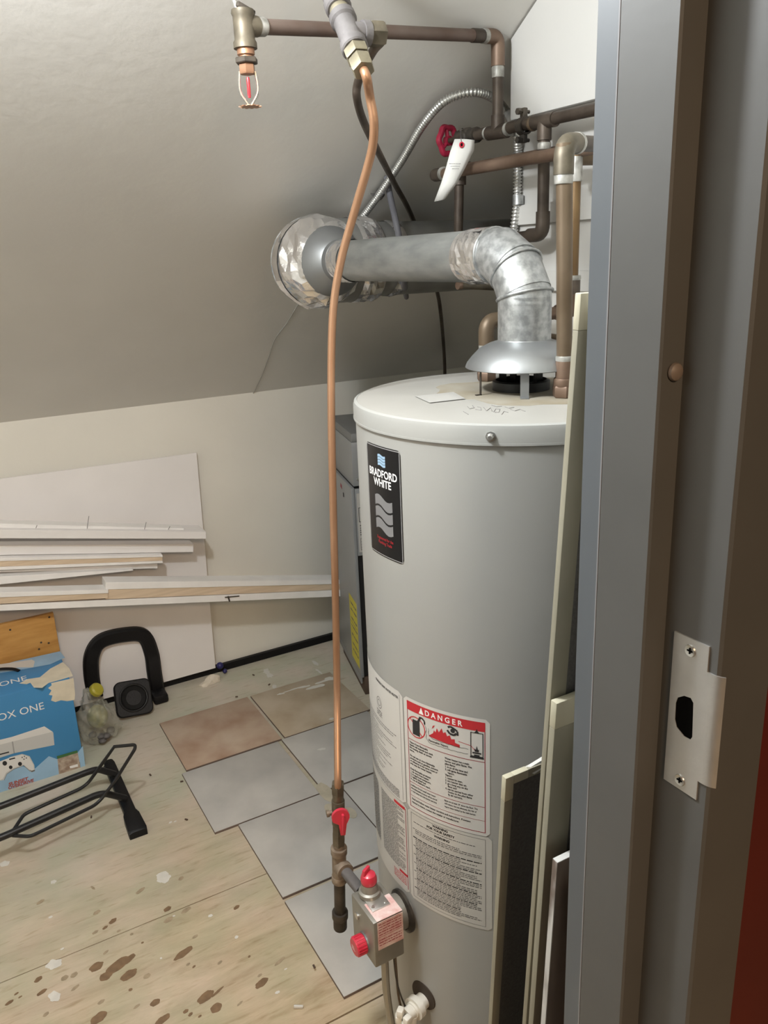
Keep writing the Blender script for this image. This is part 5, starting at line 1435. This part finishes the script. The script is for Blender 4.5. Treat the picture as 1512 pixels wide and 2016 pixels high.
loop = [(225, 1470, 0.22), (266, 1466, 0.22), (266, 1474, 0.215), (228, 1535, 0.13), (200, 1573, 0.085), (186, 1586, 0.078), (60, 1647, 0.078), (24, 1645, 0.078), (22, 1641, 0.078), (46, 1605, 0.095), (56, 1599, 0.096), (160, 1552, 0.096), (174, 1541, 0.10), (200, 1505, 0.16)]
MB().closed_tube(fillet([rl(*q) for q in loop]+[rl(*loop[0])], 0.012, 4)[:-1], 0.0048, 10).build('wheel_hoop', black_metal, bs)

# ------------------------------------------------------------------ black loop handle with square foot, by the wall
hn = empty('chair_armrest', (0.45, 2.72, 0), 'black plastic chair armrest loop with a square mounting foot by the wall', 'armrest')
YA = 2.745
arch = [(188, 1372), (180, 1330), (181, 1290), (200, 1262), (245, 1250), (282, 1252), (298, 1285), (304, 1325), (311, 1366)]
path = smooth_path([at(*q, 1, YA+(0.018 if 2 < i < 7 else 0.0)) for i, q in enumerate(arch)], 7)
for p_ in path: p_.z = max(p_.z, 0.012)
hb = MB()
# rounded-rectangular section: two flattened tubes merged side by side in depth
pp = path; n = len(pp)
rings = []
for i in range(n):
    t = (pp[min(i+1, n-1)]-pp[max(i-1, 0)]).normalized()
    side_ = t.cross(V((0, 1, 0))).normalized(); dep = V((0, 1, 0))
    hw, hd_ = 0.0255, 0.016
    rings.append([hb.bm.verts.new(pp[i]+side_*hw*a+dep*hd_*b) for a, b in ((-1, -0.4), (-0.7, -1), (0.7, -1), (1, -0.4), (1, 0.6), (0.6, 1), (-0.6, 1), (-1, 0.6))])
for A_, B_ in zip(rings[:-1], rings[1:]):
    for k in range(8):
        f = hb.bm.faces.new((A_[k], A_[(k+1) % 8], B_[(k+1) % 8], B_[k])); f.smooth = True
hb.bm.faces.new(rings[0][::-1]); hb.bm.faces.new(rings[-1])
hb.build('arm_loop', black_plastic, hn)
fa = [at(*q, 1, 2.66) for q in ((226, 1352), (290, 1335), (300, 1402), (236, 1418))]
fc_ = sum(fa, V())/4
def rrect(c, hw, hh_, r, n=5):
    o_ = []
    for cx_, cz_, a0_ in ((1, 1, 0), (-1, 1, 90), (-1, -1, 180), (1, -1, 270)):
        for k in range(n+1):
            a = math.radians(a0_+90*k/n); o_.append((cx_*(hw-r)+r*math.cos(a), cz_*(hh_-r)+r*math.sin(a)))
    return o_
tl_ = Matrix.Rotation(math.radians(-32), 3, 'X') @ Matrix.Rotation(math.radians(6), 3, 'Y')
fz = 0.060
FC = V((fc_.x, 2.665, fz))
o2 = [FC + tl_ @ V((a, -0.012, b)) for a, b in rrect(0, 0.062, 0.062, 0.022)]
MB().prism(o2, tl_ @ V((0, 0.026, 0))).build('mounting_foot', black_plastic, hn, bevel=0.004)
torus(MB(), FC+tl_ @ V((0, -0.013, 0)), tl_ @ V((0, 1, 0)), 0.046, 0.004, 36).build('foot_ring', black_metal, hn)
MB().lathe([(0, -0.006), (0.02, -0.004), (0.040, 0.003), (0.042, 0.0)], FC+tl_ @ V((0, -0.014, 0)), tl_ @ V((0, -1, 0)), 30).build('foot_dish', rubber, hn)
MB().box((path[-1].x-0.004, YA-0.03, 0.018), (0.052, 0.085, 0.034), bev=0.008).build('arm_base', black_plastic, hn)

# plastic bag with a yellow lid, between carton and armrest
bag = empty('plastic_bag', (0.29, 2.6, 0), 'crumpled clear plastic bag with a yellow green lid beside the blue carton', 'bag')
bmg = bmesh.new(); bmesh.ops.create_icosphere(bmg, subdivisions=5, radius=1)
cb_ = (at(190, 1395, 1, 2.55))
rb = random.Random(2)
for v in bmg.verts:
    x, y, z = v.co
    n_ = 1+0.10*math.sin(4*x+3*z)+0.08*math.sin(6*y-5*z+1)+0.06*math.sin(11*z+7*x)+0.04*math.sin(19*x-13*z+9*y)+0.03*math.sin(31*z+23*y)
    v.co = V((x*0.056*n_*(1.0-0.22*z)-0.012*z, y*0.050*n_, max(-0.088, z*0.094*n_)))
for f in bmg.faces: f.smooth = True
mbb = MB(); mbb.merge(bmg, Matrix.Translation((cb_.x, 2.56, 0.0895))); mbb.build('bag_film', plastic_bag, bag, autosmooth=False)
yl_ = at(190, 1358, 1, 2.535)
MB().lathe([(0, 0.012), (0.018, 0.011), (0.0225, 0.006), (0.023, -0.006), (0, -0.006)], yl_, (0.5, -0.5, 0.6), 20).build('lid', lime, bag)
MB().sphere((cb_.x, 2.555, 0.09), 0.034, (1, 0.9, 1.2), 14).build('crumpled_wrap', mat('olive_wrap', (0.30, 0.30, 0.13), 0.6, var=0.3, scale=40, bump=0.5, bscale=30), bag)
for k in range(7): MB().sphere((cb_.x+rb.uniform(-0.03, 0.035), 2.53+rb.uniform(-0.02, 0.03), 0.016+rb.uniform(0, 0.02)), 0.014, (1, 1, 0.7), 10).build('pebble_item', iron_gray, bag)

# odds and ends on the floor
q = at(415, 1343, 2, 0.0)
sc_ = bmesh.new(); bmesh.ops.create_icosphere(sc_, subdivisions=3, radius=1)
for v in sc_.verts:
    n_ = 1+0.15*math.sin(5*v.co.x+2*v.co.y)+rb.uniform(-0.08, 0.08)
    v.co = V((v.co.x*0.042*n_, v.co.y*0.022*n_, max(0, v.co.z)*0.022*n_*(1+0.5*v.co.x)))
mbb = MB(); mbb.merge(sc_, Matrix.Translation((q.x, q.y, 0.0005)) @ Matrix.Rotation(0.2, 4, 'Z'))
tag(mbb.build('plaster_scrap', mat('cream_plaster', (0.66, 0.60, 0.50), 0.8), None, autosmooth=False), 'cream crumpled plaster scrap on the floor near the wall strip', 'scrap')
q = at(432, 1309, 1, 2.772)
tag(MB().sphere((q.x, 2.765, max(q.z, 0.018)), 0.0135, seg=16).sphere((q.x+0.016, 2.763, 0.012), 0.009, seg=12).build('bottle_cap', blue_cap), 'tiny dark blue cap lying at the foot of the white sheet', 'cap')
q = at(588, 1985, 2, 0)
tag(MB().box((q.x, q.y, 0.004), (0.020, 0.005, 0.007), Matrix.Rotation(-0.5, 3, 'Z') @ Matrix.Rotation(0.1, 3, 'Y'), bev=0.0015).build('wood_chip', tag_paper), 'pale wood chip on the plywood near the doorway', 'chip')
cr_ = MB()
for x, y in ((499, 1330), (530, 1349), (466, 1373), (358, 1540), (367, 1615), (180, 1610), (619, 1910), (296, 1527), (740, 1400)):
    p = at(x, y, 2, 0.0); cr_.box((p.x, p.y, 0.003 if p.y > 2.54 or p.x < 0.46 else 0.0105), (0.009, 0.004, 0.003), Matrix.Rotation(rb.uniform(0, 3), 3, 'Z'))
tag(cr_.build('debris_crumbs', dark_wood), 'small dark crumbs of debris scattered over the floor', 'debris', kind='stuff')

# ------------------------------------------------------------------ window screens and a board leaning beside the heater
def leaner(name, label, cat, xl, w, y_top, z_top, y_bot, t, parts):
    """a panel leaning back on the door wall: foot at y_bot, head at y_top"""
    root = empty(name, (xl+w/2, y_bot, 0), label, cat)
    up = V((0, y_top-y_bot, z_top)); Lh = up.length; up.normalize()
    nrm = V((0, up.z, -up.y))
    M = Matrix((V((1, 0, 0)), nrm, up)).transposed()
    z_lift = max(0.0, -(nrm.z*t)) + 0.0008
    base = V((xl, y_bot, z_lift))
    def B(x0, x1, y0, y1, z0, z1, nm, mm, bev=0.0008):
        c = base + M @ V(((x0+x1)/2, (y0+y1)/2, (z0+z1)/2))
        MB().box(c, (x1-x0, y1-y0, z1-z0), M, bev).build(nm, mm, root)
    parts(B, w, Lh, t)
    return root
def screen_parts(fw, cap):
    def f(B, w, L, t):
        B(0, fw, 0, t, cap, L-cap, 'stile', screen_tan); B(w-fw, w, 0, t, cap, L-cap, 'stile', screen_tan)
        B(cap, w-cap, 0, t, L-fw, L, 'rail', screen_tan); B(cap, w-cap, 0, t, 0, fw, 'rail', screen_tan)
        for x in (0, w-cap):
            for z in (0, L-cap):
                zz_ = (L-fw, L) if z else (0, fw); xx_ = (0, fw) if x == 0 else (w-fw, w)
                B(xx_[0], xx_[1], -0.0002, t+0.0002, z, z+cap, 'corner_piece', screen_cap)
                B(min(x, xx_[1]) if x == 0 else x, max(x+cap, xx_[0]) if x == 0 else xx_[0], -0.0002, t+0.0002, zz_[0], zz_[1], 'corner_piece', screen_cap) if x != 0 else B(xx_[1], cap, -0.0002, t+0.0002, zz_[0], zz_[1], 'corner_piece', screen_cap)
        B(fw, w-fw, t*0.45, t*0.55, fw, L-fw, 'mesh', mesh_dark, 0)
    return f
# farthest and widest: the screen with the beige corner
def ln(px0, px1, yt_, yb_):
    return None
leaner('window_screen', 'tan framed window screen with a beige corner nearest the heater, dark mesh showing', 'screen', 0.505, 0.45, 0.650, 0.913, 0.713, 0.0075, screen_parts(0.0125, 0.034))
leaner('tall_screen_frame', 'tallest tan aluminium screen frame rising past the heater top beside the door frame', 'screen', 0.478, 0.45, 0.520, 1.464, 0.616, 0.0068, screen_parts(0.020, 0.03))
leaner('short_screen_frame', 'shorter tan screen frame with a pale corner in front of the tallest frame', 'screen', 0.476, 0.45, 0.534, 1.079, 0.598, 0.0082, screen_parts(0.030, 0.030))
leaner('painted_board', 'dark wooden board with chipped white paint on its edge, lowest beside the door frame', 'board', 0.4725, 0.30, 0.522, 0.902, 0.570, 0.0080, lambda B, w, L, t: (B(0.0006, w, 0, t, 0, L-0.0006, 'board_body', dark_wood), B(-0.0004, 0.0006, 0.0005, t-0.0005, 0, L, 'painted_edge', marble_paint, 0), B(0, w, 0.0005, t-0.0005, L-0.0006, L+0.0004, 'painted_end', paper, 0)))
pp_ = empty('paper_scrap', at(1060, 1512, 1, 0.64), 'folded white paper scrap tucked on top of the beige cornered screen', 'paper')
a = at(1034, 1517, 1, 0.652); b = at(1073, 1493, 1, 0.652); c = at(1052, 1524, 1, 0.650); d = at(1073, 1510, 1, 0.650)
MB().prism([a, c, d, b], (0, 0.004, 0.001)).build('folded_sheet', tag_paper, pp_)
